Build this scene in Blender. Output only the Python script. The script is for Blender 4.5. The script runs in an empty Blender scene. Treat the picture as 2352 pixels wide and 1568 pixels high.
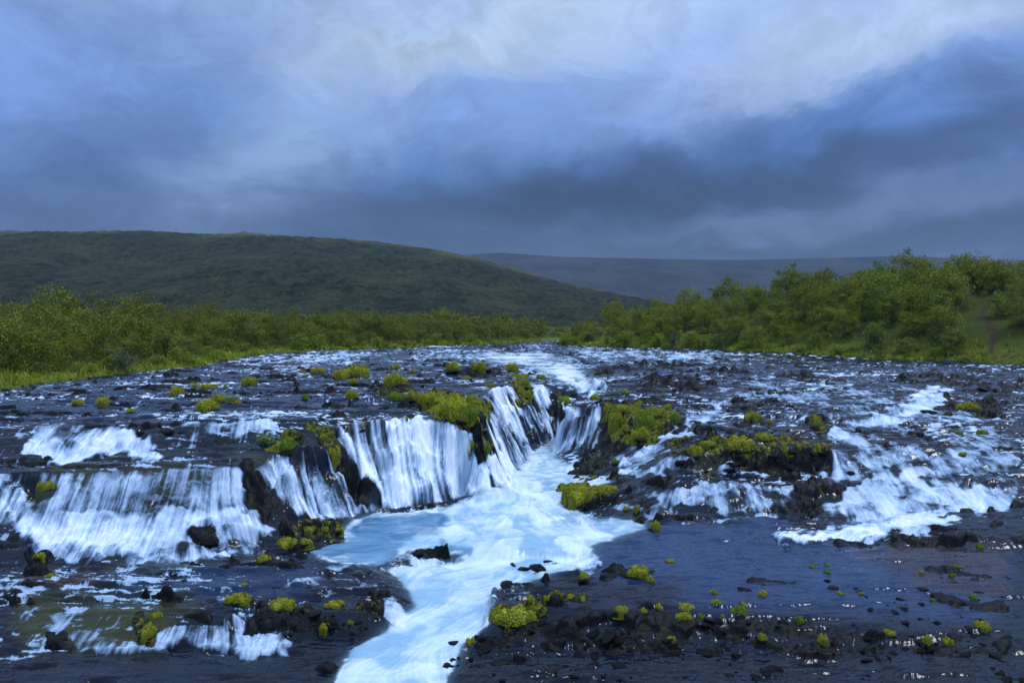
import bpy, math, random
import numpy as np
from mathutils import Vector, Matrix, Euler

# ------------------------------------------------------------------ camera, sky, sun, exposure
SC = bpy.context.scene
COL = SC.collection
R_ = math.radians
K = 1700.0            # focal length in units of a 2352-wide picture
CX, HY = 1176.0, 745.0
CAMZ = 3.0

cam_d = bpy.data.cameras.new('camera')
cam_d.sensor_width = 36.0
cam_d.lens = 36.0 * K / 2352.0
cam_d.shift_y = -(784.0 - HY) / 2352.0
cam_d.clip_start = 0.1
cam_d.clip_end = 12000
cam = bpy.data.objects.new('camera', cam_d)
cam.location = (0, 0, CAMZ)
cam.rotation_euler = (R_(90), 0, 0)
COL.objects.link(cam)
SC.camera = cam

SUN_EL, SUN_AZ = R_(66), R_(85)      # azimuth from +Y towards +X
sun_d = bpy.data.lights.new('sun', 'SUN')
sun_d.energy = 1.5
sun_d.angle = R_(14)
sun_d.color = (0.94, 0.97, 1.0)
sun = bpy.data.objects.new('sun', sun_d)
COL.objects.link(sun)
sdir = Vector((math.cos(SUN_EL) * math.sin(SUN_AZ), math.cos(SUN_EL) * math.cos(SUN_AZ), math.sin(SUN_EL)))
sun.rotation_euler = (-sdir).to_track_quat('-Z', 'Y').to_euler()

SC.view_settings.view_transform = 'Standard'
SC.view_settings.look = 'None'
SC.view_settings.exposure = 0.22
SC.view_settings.gamma = 1.0
SC.view_settings.use_curve_mapping = False
SC.render.engine = 'CYCLES'
SC.cycles.use_denoising = True
SC.cycles.max_bounces = 4
SC.cycles.volume_bounces = 0
SC.cycles.adaptive_threshold = 0.02
SC.cycles.diffuse_bounces = 2
SC.cycles.glossy_bounces = 2
SC.cycles.transmission_bounces = 2
SC.cycles.transparent_max_bounces = 6
SC.cycles.caustics_reflective = False
SC.cycles.caustics_refractive = False


def lin(c):
    return tuple(((v / 255.0) / 12.92 if v / 255.0 <= 0.04045 else ((v / 255.0 + 0.055) / 1.055) ** 2.4) for v in c)


class NT:
    """small helper round a node tree"""
    def __init__(self, tree):
        self.t = tree
        tree.nodes.clear()

    def n(self, kind, **kw):
        nd = self.t.nodes.new(kind)
        for k, v in kw.items():
            setattr(nd, k, v)
        return nd

    def put(self, sock, v):
        if isinstance(v, bpy.types.NodeSocket):
            self.t.links.new(v, sock)
        elif isinstance(v, (tuple, list)) and len(v) == 3 and sock.type == 'RGBA':
            sock.default_value = (v[0], v[1], v[2], 1)
        else:
            sock.default_value = v

    def math(self, op, a, b=0.0, c=None, clamp=False):
        nd = self.n('ShaderNodeMath', operation=op, use_clamp=clamp)
        self.put(nd.inputs[0], a)
        self.put(nd.inputs[1], b)
        if c is not None:
            self.put(nd.inputs[2], c)
        return nd.outputs[0]

    def vmath(self, op, a, b=None, scale=None):
        nd = self.n('ShaderNodeVectorMath', operation=op)
        self.put(nd.inputs[0], a)
        if b is not None:
            self.put(nd.inputs[1], b)
        if scale is not None:
            self.put(nd.inputs[3], scale)
        return nd.outputs['Value'] if op in ('LENGTH', 'DOT_PRODUCT', 'DISTANCE') else nd.outputs[0]

    def mix(self, f, a, b, blend='MIX'):
        nd = self.n('ShaderNodeMix', data_type='RGBA', blend_type=blend)
        self.put(nd.inputs[0], f)
        self.put(nd.inputs[6], a)
        self.put(nd.inputs[7], b)
        return nd.outputs[2]

    def noise(self, vec, scale, detail=4.0, rough=0.55, dist=0.0, color=False):
        nd = self.n('ShaderNodeTexNoise')
        self.put(nd.inputs['Vector'], vec)
        nd.inputs['Scale'].default_value = scale
        nd.inputs['Detail'].default_value = detail
        nd.inputs['Roughness'].default_value = rough
        nd.inputs['Distortion'].default_value = dist
        return nd.outputs['Color' if color else 'Fac']

    def ramp(self, f, stops):
        nd = self.n('ShaderNodeValToRGB')
        cr = nd.color_ramp
        while len(cr.elements) < len(stops):
            cr.elements.new(0.5)
        for e, (p, c) in zip(cr.elements, stops):
            e.position = p
            e.color = (c[0], c[1], c[2], 1)
        self.put(nd.inputs[0], f)
        return nd.outputs[0]

    def smooth(self, f, lo, hi, a=0.0, b=1.0):
        nd = self.n('ShaderNodeMapRange', interpolation_type='SMOOTHSTEP')
        self.put(nd.inputs[0], f)
        for i, v in enumerate((lo, hi, a, b)):
            nd.inputs[i + 1].default_value = v
        return nd.outputs[0]

    def attr(self, name):
        return self.n('ShaderNodeAttribute', attribute_name=name).outputs['Fac']

    def sep(self, v):
        nd = self.n('ShaderNodeSeparateXYZ')
        self.put(nd.inputs[0], v)
        return nd.outputs

    def comb(self, x, y, z=0.0):
        nd = self.n('ShaderNodeCombineXYZ')
        for i, v in enumerate((x, y, z)):
            self.put(nd.inputs[i], v)
        return nd.outputs[0]


# ---- world: Nishita sky seen through a heavy layer of blue-grey cloud
world = bpy.data.worlds.new('World')
SC.world = world
world.use_nodes = True
w = NT(world.node_tree)
tc = w.n('ShaderNodeTexCoord').outputs['Generated']
dirn = w.vmath('NORMALIZE', tc)
dx, dy, dz = w.sep(dirn)
sky = w.n('ShaderNodeTexSky', sky_type='NISHITA')
sky.sun_disc = False
sky.sun_elevation = SUN_EL
sky.sun_rotation = SUN_AZ
sky.air_density = 1.6
sky.dust_density = 1.0
sky_c = w.mix(1.0, sky.outputs[0], (0.085, 0.085, 0.10), 'MULTIPLY')
el = w.math('ARCSINE', dz)
az = w.math('ARCTAN2', dx, dy)
cl_den = w.math('ADD', w.math('ABSOLUTE', dz), 0.16)
cl_p = w.comb(w.math('DIVIDE', dx, cl_den), w.math('DIVIDE', dy, cl_den), 0.0)
warp = w.noise(cl_p, 0.55, 5.0, 0.55, 0.3, color=True)
warp = w.vmath('SUBTRACT', warp, (0.5, 0.5, 0.5))
n_big = w.noise(w.vmath('ADD', cl_p, (3.1, 1.7, 0)), 0.42, 5.0, 0.5, 0.5)
n_mid = w.noise(w.vmath('ADD', cl_p, (8.3, 5.2, 0)), 1.1, 6.0, 0.52, 0.6)
# elevation profile of the cloud deck, horizon to zenith
elf = w.math('DIVIDE', el, R_(90.0), clamp=True)
base = w.ramp(elf, [(0.0, lin((80, 100, 126))), (0.035, lin((70, 91, 119))), (0.075, lin((60, 83, 116))),
                    (0.13, lin((96, 130, 186))), (0.20, lin((146, 174, 226))), (0.27, lin((182, 204, 242))),
                    (0.45, (0.66, 0.84, 1.16)), (1.0, (0.85, 1.05, 1.40))])
ae = w.comb(az, w.math('MULTIPLY', el, 1.7), 0.0)
warp2 = w.vmath('SUBTRACT', w.noise(ae, 5.0, 6.0, 0.6, 0.4, color=True), (0.5, 0.5, 0.5))
sky_v = w.vmath('ADD', w.comb(az, el, 0.0), w.vmath('ADD', w.vmath('SCALE', warp, scale=0.14), w.vmath('SCALE', warp2, scale=0.16)))
n_tex = w.noise(w.vmath('ADD', ae, w.vmath('SCALE', warp2, scale=0.5)), 7.0, 7.0, 0.58, 0.2)


def blob(col_in, px, py, sx, sy, rot, rgb, strength):
    """one cloud mass: soft ellipse in azimuth and elevation, edges torn by the warp noise"""
    a = math.atan((px - CX) / K)
    e = math.atan((HY - py) / K * math.cos(a))
    mp = w.n('ShaderNodeMapping', vector_type='TEXTURE')
    mp.inputs['Location'].default_value = (a, e, 0)
    mp.inputs['Rotation'].default_value = (0, 0, R_(rot))
    mp.inputs['Scale'].default_value = (sx / K, sy / K, 1)
    w.put(mp.inputs['Vector'], sky_v)
    g = w.smooth(w.vmath('LENGTH', mp.outputs[0]), 0.0, 1.6, strength, 0.0)
    return w.mix(g, col_in, lin(rgb))


cc = base
cc = blob(cc, 150, 380, 560, 190, 8, (88, 118, 166), 0.85)
cc = blob(cc, 120, 150, 420, 150, 15, (128, 158, 220), 0.75)
cc = blob(cc, 600, 170, 210, 75, 12, (86, 128, 196), 0.85)
cc = blob(cc, 690, 300, 330, 120, 38, (158, 184, 226), 0.85)
cc = blob(cc, 1050, 110, 520, 85, 8, (196, 208, 230), 0.85)
cc = blob(cc, 1250, 250, 480, 70, 4, (132, 160, 218), 0.65)
cc = blob(cc, 2000, 110, 430, 75, 4, (205, 214, 234), 0.65)
cc = blob(cc, 1750, 360, 800, 85, 4, (46, 75, 118), 0.95)
cc = blob(cc, 1950, 285, 420, 60, 14, (92, 130, 198), 0.6)
cc = blob(cc, 1350, 465, 740, 70, 4, (40, 58, 84), 0.95)
cc = blob(cc, 450, 510, 600, 50, 3, (84, 102, 138), 0.6)
cc = blob(cc, 1900, 505, 620, 50, 7, (106, 124, 160), 0.7)
cc = blob(cc, 1650, 590, 620, 34, 0, (50, 66, 90), 0.8)
lum = w.math('ADD', w.math('MULTIPLY', w.math('SUBTRACT', n_big, 0.5), 0.55), w.math('MULTIPLY', w.math('SUBTRACT', n_mid, 0.5), 0.55))
lum = w.math('ADD', w.math('ADD', lum, 1.0), w.math('MULTIPLY', w.math('SUBTRACT', n_tex, 0.5), 0.85))
cc = w.mix(1.0, cc, w.comb(lum, lum, lum), 'MULTIPLY')
cc = w.mix(0.03, w.mix(1.0, cc, (0.79, 0.87, 0.92), 'MULTIPLY'), sky_c)
bg = w.n('ShaderNodeBackground')
w.put(bg.inputs[0], cc)
bg.inputs[1].default_value = 1.0
wo = w.n('ShaderNodeOutputWorld')
w.t.links.new(bg.outputs[0], wo.inputs[0])


# ------------------------------------------------------------------ numeric helpers
RNG = np.random.default_rng(7)
_perm = np.random.default_rng(11).permutation(512).astype(np.int32)
_perm = np.concatenate([_perm, _perm])
_ga = np.random.default_rng(5).uniform(0, 2 * np.pi, 512).astype(np.float32)
_gx, _gy = np.cos(_ga), np.sin(_ga)


def perlin(x, y, seed=0):
    x = np.asarray(x, np.float32)
    y = np.asarray(y, np.float32)
    xi = np.floor(x)
    yi = np.floor(y)
    fx = x - xi
    fy = y - yi
    xi = (xi.astype(np.int32) + seed * 37) & 511
    yi = (yi.astype(np.int32) + seed * 91) & 511
    x1 = (xi + 1) & 511
    y1 = (yi + 1) & 511
    def g(ix, iy, ax, ay):
        h = _perm[_perm[ix] + iy]
        return _gx[h] * ax + _gy[h] * ay
    u = fx * fx * fx * (fx * (fx * 6 - 15) + 10)
    v = fy * fy * fy * (fy * (fy * 6 - 15) + 10)
    a = g(xi, yi, fx, fy)
    a += u * (g(x1, yi, fx - 1, fy) - a)
    b = g(xi, y1, fx, fy - 1)
    b += u * (g(x1, y1, fx - 1, fy - 1) - b)
    return (a + v * (b - a)) * 1.5


def fbm(x, y, oct=4, seed=0, gain=0.5):
    s = 0
    a = 1.0
    f = 1.0
    for o in range(oct):
        s = s + a * perlin(x * f, y * f, seed + o)
        a *= gain
        f *= 2.03
    return s


def worley(x, y, seed=0, jit=0.9):
    """F1, F2 and a random number for the nearest cell"""
    x = np.asarray(x, np.float32)
    y = np.asarray(y, np.float32)
    xi = np.floor(x).astype(np.int32)
    yi = np.floor(y).astype(np.int32)
    f1 = np.full(x.shape, 9.0, np.float32)
    f2 = np.full(x.shape, 9.0, np.float32)
    rid = np.zeros(x.shape, np.float32)
    for oy in (-1, 0, 1):
        for ox in (-1, 0, 1):
            cx = xi + ox
            cy = yi + oy
            h = _perm[_perm[(cx + seed * 17) & 511] + ((cy + seed * 53) & 511)]
            h2 = _perm[(h + 101) & 511]
            px = cx + 0.5 + jit * (h / 512.0 - 0.5)
            py = cy + 0.5 + jit * (h2 / 512.0 - 0.5)
            d = np.sqrt((px - x) ** 2 + (py - y) ** 2).astype(np.float32)
            m = d < f1
            f2 = np.where(m, f1, np.minimum(f2, d))
            rid = np.where(m, _perm[(h2 + 33) & 511] / 512.0, rid)
            f1 = np.where(m, d, f1)
    return f1, f2, rid.astype(np.float32)


def sstep(a, b, x):
    t = np.clip((x - a) / (b - a), 0, 1)
    return t * t * (3 - 2 * t)


def world_pt(px, py, z):
    d = (CAMZ - z) * K / (py - HY)
    return ((px - CX) * d / K, d, z)


def seg_dist(px, py, pts):
    """distance of points to a polyline"""
    best = np.full(np.shape(px), 1e9, np.float32)
    for (ax, ay), (bx, by) in zip(pts[:-1], pts[1:]):
        vx, vy = bx - ax, by - ay
        t = np.clip(((px - ax) * vx + (py - ay) * vy) / (vx * vx + vy * vy + 1e-9), 0, 1)
        d = np.hypot(px - ax - t * vx, py - ay - t * vy)
        best = np.minimum(best, d)
    return best


def inside(px, py, poly):
    r = np.zeros(np.shape(px), bool)
    n = len(poly)
    for i in range(n):
        x1, y1 = poly[i]
        x2, y2 = poly[(i + 1) % n]
        c = ((y1 > py) != (y2 > py)) & (px < (x2 - x1) * (py - y1) / (y2 - y1 + 1e-12) + x1)
        r ^= c
    return r


# ------------------------------------------------------------------ the lie of the land: surveyed lips and feet of every step
LINES = [
    # plateau above the falls, left
    [(-200, 864, 0), (600, 862, 0), (1000, 860, 0), (1180, 850, 0)],
    [(-200, 932, -.03), (300, 925, -.03), (700, 920, -.03), (980, 908, -.02)],
    [(-200, 978, -.1), (80, 975, -.1), (200, 975, -.1), (330, 978, -.12), (450, 975, -.12), (600, 968, -.1), (735, 962, -.12)],
    [(-200, 1060, -.85), (80, 1052, -.85), (200, 1050, -.85), (330, 1045, -.8), (450, 1030, -.7), (560, 1020, -.65), (640, 1028, -.7), (710, 1020, -.62)],
    # left falls
    [(-200, 1085, -.95), (80, 1082, -.95), (200, 1075, -.95), (330, 1068, -.93), (470, 1062, -.93), (560, 1066, -1.0)],
    [(-200, 1200, -2.0), (80, 1200, -2.0), (200, 1195, -2.0), (330, 1188, -2.0), (470, 1185, -2.0), (555, 1195, -2.15)],
    [(-200, 1300, -2.65), (80, 1295, -2.65), (330, 1294, -2.65), (480, 1280, -2.65), (590, 1240, -2.62), (700, 1232, -2.6)],
    # spur and second face
    [(568, 1066, -1.0), (588, 1100, -1.35), (622, 1160, -2.0), (680, 1205, -2.55)],
    [(575, 1047, -.88), (640, 1042, -.85), (700, 1048, -.95)],
    [(690, 1212, -2.6), (790, 1195, -2.7)],
    [(742, 985, -.35), (748, 1005, -.6), (775, 1050, -1.1), (800, 1085, -1.6), (845, 1140, -2.3)],
    # third face
    [(755, 980, -.28), (800, 968, -.2), (900, 962, -.2), (980, 960, -.2), (1050, 972, -.32), (1095, 985, -.45)],
    [(1112, 1000, -.75), (1140, 1060, -1.7), (1160, 1105, -2.5)],
    [(800, 1195, -2.7), (860, 1172, -2.7), (930, 1165, -2.7), (1010, 1158, -2.7), (1080, 1140, -2.7), (1160, 1115, -2.7),
     (1180, 1085, -2.7), (1225, 1030, -2.7), (1262, 1012, -2.7), ('w', 2.2, 37.2, -2.65), ('w', 3.1, 38.1, -2.5)],
    # left wall of the slot
    [(1100, 965, -.3), (1105, 940, -.1), (1105, 915, -.03), (1125, 897, -.02), (1200, 882, -.05), (1250, 876, -.1), (1310, 885, -.3), (1328, 903, -.6)],
    # the slot itself
    [(1210, 832, .02), (1250, 842, -.03), (1300, 860, -.25), (1338, 885, -.75), ('w', 4.6, 43, -1.5), ('w', 4.4, 40, -2.2), ('w', 3.2, 37.4, -2.55), ('w', 2.0, 35.5, -2.7), ('w', 1.2, 31, -2.7)],
    [(1330, 836, .02), (1380, 862, -.2), (1392, 895, -.45), (1330, 915, -.65), (1290, 922, -.7)],
    # right wall
    [(1290, 922, -.7), (1290, 935, -.75), (1340, 928, -.65), (1400, 930, -.6), (1470, 935, -.65), (1530, 945, -.7), (1590, 965, -.8)],
    [(1268, 1008, -2.7), (1275, 1040, -2.7), (1290, 1060, -2.7), (1340, 1052, -2.7), (1375, 1040, -2.5)],
    [(1310, 1085, -2.7), (1360, 1092, -2.7), (1395, 1098, -2.68)],
    [(1440, 1000, -1.5), (1420, 1050, -2.2)],
    [(1660, 945, -.75), (1590, 975, -.9), (1530, 1005, -1.2), (1480, 1040, -1.7), (1430, 1075, -2.4), (1395, 1098, -2.68)],
    # right shelf
    [(1530, 1045, -1.3), (1600, 1035, -1.15), (1700, 1025, -1.0), (1800, 1025, -1.0), (1900, 1030, -1.05), (1925, 1050, -1.3)],
    [(1520, 1088, -1.8), (1600, 1086, -1.75), (1800, 1083, -1.72), (1905, 1080, -1.72)],
    [(1490, 1120, -2.1), (1560, 1112, -1.9), (1700, 1110, -1.85), (1850, 1110, -1.85), (1925, 1115, -1.9)],
    [(1440, 1180, -2.6), (1560, 1185, -2.55), (1700, 1190, -2.55), (1850, 1190, -2.55)],
    [(1310, 1122, -2.35), (1390, 1120, -2.3)],
    [(1290, 1168, -2.7), (1340, 1180, -2.7), (1480, 1205, -2.7)],
    # right cascades
    [(1925, 1075, -1.6), (2000, 1065, -1.5), (2100, 1075, -1.55), (2200, 1085, -1.6), (2550, 1090, -1.6)],
    [(1880, 1195, -2.5), (2000, 1192, -2.45), (2150, 1172, -2.3), (2279, 1158, -2.15), (2550, 1158, -2.15)],
    [(1750, 980, -.75), (1900, 985, -.8), (2050, 970, -.7), (2279, 975, -.7), (2550, 975, -.7)],
    [(1500, 862, -.03), (2000, 858, -.05), (2600, 860, -.05)],
    [(1700, 900, -.35), (2000, 895, -.3), (2279, 900, -.3), (2600, 900, -.3)],
    [(1950, 1030, -1.15), (2100, 1030, -1.1), (2300, 1030, -1.1), (2600, 1030, -1.1)],
    # slabs at the right edge
    [(2100, 1205, -2.3), (2279, 1200, -2.25), (2550, 1200, -2.25)],
    [(2050, 1222, -2.35), (2279, 1228, -2.35), (2550, 1228, -2.35)],
    [(2030, 1250, -2.5), (2279, 1262, -2.55), (2550, 1262, -2.55)],
    # lower right flat
    [(1500, 1230, -2.68), (1700, 1250, -2.6), (1900, 1262, -2.58)],
    [(1450, 1330, -2.66), (1700, 1330, -2.62), (2000, 1330, -2.6), (2300, 1330, -2.55), (2600, 1330, -2.55)],
    [(1250, 1392, -2.7), (1400, 1388, -2.67), (1600, 1395, -2.66), (1900, 1402, -2.64), (2100, 1440, -2.66), (2600, 1440, -2.66)],
    [(1060, 1490, -3.1), (1200, 1490, -3.05), (1500, 1495, -3.05), (1900, 1495, -3.0), (2100, 1500, -2.85), (2600, 1500, -2.8)],
    # pool and lower channel
    [(1220, 1060, -2.7), (1200, 1150, -2.7), (1000, 1200, -2.7), (1250, 1200, -2.7)],
    [(900, 1262, -2.72), (950, 1258, -2.72), (1050, 1250, -2.72), (1200, 1252, -2.72), (1300, 1248, -2.72), (1360, 1240, -2.72)],
    [(970, 1300, -2.98), (1080, 1290, -3.0), (1200, 1290, -3.02), (1310, 1282, -3.0)],
    [(720, 1285, -2.7), (830, 1300, -2.75)],
    [(1130, 1340, -3.04), (1000, 1420, -3.1), (900, 1490, -3.12), ('w', -2.5, 11, -3.2)],
    [(830, 1310, -2.8), (880, 1340, -2.85), (905, 1375, -2.84), (890, 1395, -2.82)],
    [(900, 1318, -3.0), (935, 1345, -3.04), (948, 1400, -3.06), (895, 1440, -3.08)],
    [(580, 1392, -2.8), (720, 1390, -2.8), (875, 1394, -2.8)],
    [(560, 1450, -3.1), (700, 1458, -3.1), (860, 1452, -3.1)],
    [(-200, 1395, -2.78), (200, 1395, -2.78), (400, 1410, -2.8), (560, 1400, -2.8)],
    [(-200, 1480, -3.1), (200, 1480, -3.1), (450, 1475, -3.1), (560, 1462, -3.1)],
    [(-200, 1340, -2.68), (100, 1340, -2.68), (400, 1330, -2.68), (700, 1320, -2.7)],
    [(1370, 1250, -2.7), (1345, 1290, -2.75), (1250, 1310, -2.78), (1150, 1350, -2.8), (1140, 1400, -2.82), (1130, 1432, -2.85)],
    [(1335, 1285, -3.0), (1230, 1325, -3.04), (1125, 1362, -3.05), (1115, 1410, -3.07), (1108, 1450, -3.1)],
    [('w', -14, 11, -3.2), ('w', 14, 11, -3.0)],
    [('w', -50, 61.5, 0.03), ('w', 60, 61.5, 0.03)],
]


def to_world(p):
    return p[1:] if p[0] == 'w' else world_pt(*p)


GX0, GX1, GY0, GY1, GS = -30.0, 46.0, 10.0, 62.0, 0.1


def relax_field(lines):
    samp = []
    for L in lines:
        P = [np.array(to_world(p), float) for p in L]
        for a, b in zip(P[:-1], P[1:]):
            n = max(2, int(np.hypot(*(b - a)[:2]) / 0.04))
            t = np.linspace(0, 1, n)[:, None]
            samp.append(a + (b - a) * t)
    S = np.concatenate(samp)
    Z = None
    for lev, iters in ((16, 400), (8, 250), (4, 200), (2, 160), (1, 120)):
        h = GS * lev
        nx = int(round((GX1 - GX0) / h)) + 1
        ny = int(round((GY1 - GY0) / h)) + 1
        ix = np.rint((S[:, 0] - GX0) / h).astype(int)
        iy = np.rint((S[:, 1] - GY0) / h).astype(int)
        ok = (ix >= 0) & (ix < nx) & (iy >= 0) & (iy < ny)
        acc = np.zeros((ny, nx))
        cnt = np.zeros((ny, nx))
        np.add.at(acc, (iy[ok], ix[ok]), S[ok, 2])
        np.add.at(cnt, (iy[ok], ix[ok]), 1)
        fix = cnt > 0
        val = acc / np.maximum(cnt, 1)
        if Z is None:
            Z = np.full((ny, nx), -1.0)
        else:
            yy = np.clip(np.arange(ny) / 2.0, 0, Z.shape[0] - 1.001)
            xx = np.clip(np.arange(nx) / 2.0, 0, Z.shape[1] - 1.001)
            y0 = yy.astype(int)
            x0 = xx.astype(int)
            fy = (yy - y0)[:, None]
            fx = (xx - x0)[None, :]
            Z = (Z[y0][:, x0] * (1 - fy) * (1 - fx) + Z[y0][:, x0 + 1] * (1 - fy) * fx +
                 Z[y0 + 1][:, x0] * fy * (1 - fx) + Z[y0 + 1][:, x0 + 1] * fy * fx)
        Z[fix] = val[fix]
        for _ in range(iters):
            P = np.pad(Z, 1, mode='edge')
            N = 0.25 * (P[:-2, 1:-1] + P[2:, 1:-1] + P[1:-1, :-2] + P[1:-1, 2:])
            Z = np.where(fix, val, N)
    for _ in range(2):
        P = np.pad(Z, 1, mode='edge')
        Z = 0.5 * Z + 0.125 * (P[:-2, 1:-1] + P[2:, 1:-1] + P[1:-1, :-2] + P[1:-1, 2:])
    return Z


BASE = relax_field(LINES)


def base_z(x, y):
    gx = np.clip((x - GX0) / GS, 0, BASE.shape[1] - 1.001)
    gy = np.clip((y - GY0) / GS, 0, BASE.shape[0] - 1.001)
    x0 = gx.astype(int)
    y0 = gy.astype(int)
    fx = gx - x0
    fy = gy - y0
    z = (BASE[y0, x0] * (1 - fy) * (1 - fx) + BASE[y0, x0 + 1] * (1 - fy) * fx +
         BASE[y0 + 1, x0] * fy * (1 - fx) + BASE[y0 + 1, x0 + 1] * fy * fx)
    return z + 0.22 * sstep(61, 72, y)


# banks of the river (plan, metres)
BANK_L = [(-30, 5), (-25, 20), (-23.0, 31.0), (-24.4, 38.0), (-23.6, 44.5), (-23.0, 49), (-22.6, 54), (-24.2, 62.0), (-22.5, 74), (-16.2, 85),
          (-10.5, 93), (-4.0, 103), (2.6, 113), (5.5, 124), (12, 142), (40, 168)]
BANK_R = [(60, 8), (50, 40), (40.5, 53), (36.8, 57.5), (31.0, 64), (26.9, 70), (22.5, 78), (19.0, 84), (14.5, 91), (10.5, 95.5), (6.2, 100),
          (7.4, 110), (9.5, 124), (16, 138), (44, 156)]
RIVER = BANK_L + BANK_R[::-1]

# ------------------------------------------------------------------ fan-shaped survey grid over the river
NI = 1040
us = np.linspace(-0.80, 0.80, NI).astype(np.float32)
rows = [10.6]
while rows[-1] < 124:
    y = rows[-1]
    rows.append(y + (0.00185 * y if y < 38 else 0.0019 * y + (y - 38) * 0.0012 * y / 20))
ys = np.array(rows, np.float32)
NJ = len(ys)
U, Y = np.meshgrid(us, ys)
X = U * Y
B = base_z(X, Y).astype(np.float32)
PXs = (CX + U * K).astype(np.float32)
PYs = (HY + (CAMZ - B) * K / Y).astype(np.float32)     # where each surveyed point shows; the field sketch below is drawn in this map
print('grid', NJ, NI)


def blur(a, r, n=2):
    for _ in range(n):
        for ax in (0, 1):
            p = np.pad(a, [(r + 1, r) if k == ax else (0, 0) for k in (0, 1)], mode='edge')
            c = np.cumsum(p, axis=ax, dtype=np.float64)
            if ax == 0:
                a = (c[2 * r + 1:] - c[:-2 * r - 1]) / (2 * r + 1)
            else:
                a = (c[:, 2 * r + 1:] - c[:, :-2 * r - 1]) / (2 * r + 1)
    return a.astype(np.float32)


def grad(Z):
    """world slope of a field on the fan grid"""
    zj = np.gradient(Z, axis=0) / np.gradient(ys)[:, None]     # along constant u
    zi = np.gradient(Z, axis=1) / np.gradient(us)[None, :]
    zx = zi / Y
    zy = zj - zx * U
    return zx, zy


def strokes(lst, jx=None, jy=None):
    """field sketch: capsules (x1,y1,x2,y2,radius,value), soft edged"""
    m = np.zeros_like(B)
    qx = PXs if jx is None else PXs + jx
    qy = PYs if jy is None else PYs + jy
    for (x1, y1, x2, y2, r, v) in lst:
        lo, hi = min(x1, x2) - r * 1.5, max(x1, x2) + r * 1.5
        i0, i1 = np.searchsorted(us, [(lo - CX - 40) / K, (hi - CX + 40) / K])
        if i1 <= i0:
            continue
        sl = (slice(None), slice(i0, i1))
        d = seg_dist(qx[sl], qy[sl] * 1.0, [(x1, y1), (x2, y2)])
        g = v * (1 - sstep(0.55 * r, 1.35 * r, d))
        m[sl] = np.where(np.abs(g) > np.abs(m[sl]), g, m[sl])
    return m


JX = (22 * fbm(X * 0.9, Y * 0.9, 3, 3)).astype(np.float32)
JY = (14 * fbm(X * 0.9, Y * 0.9, 3, 9)).astype(np.float32)

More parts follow.
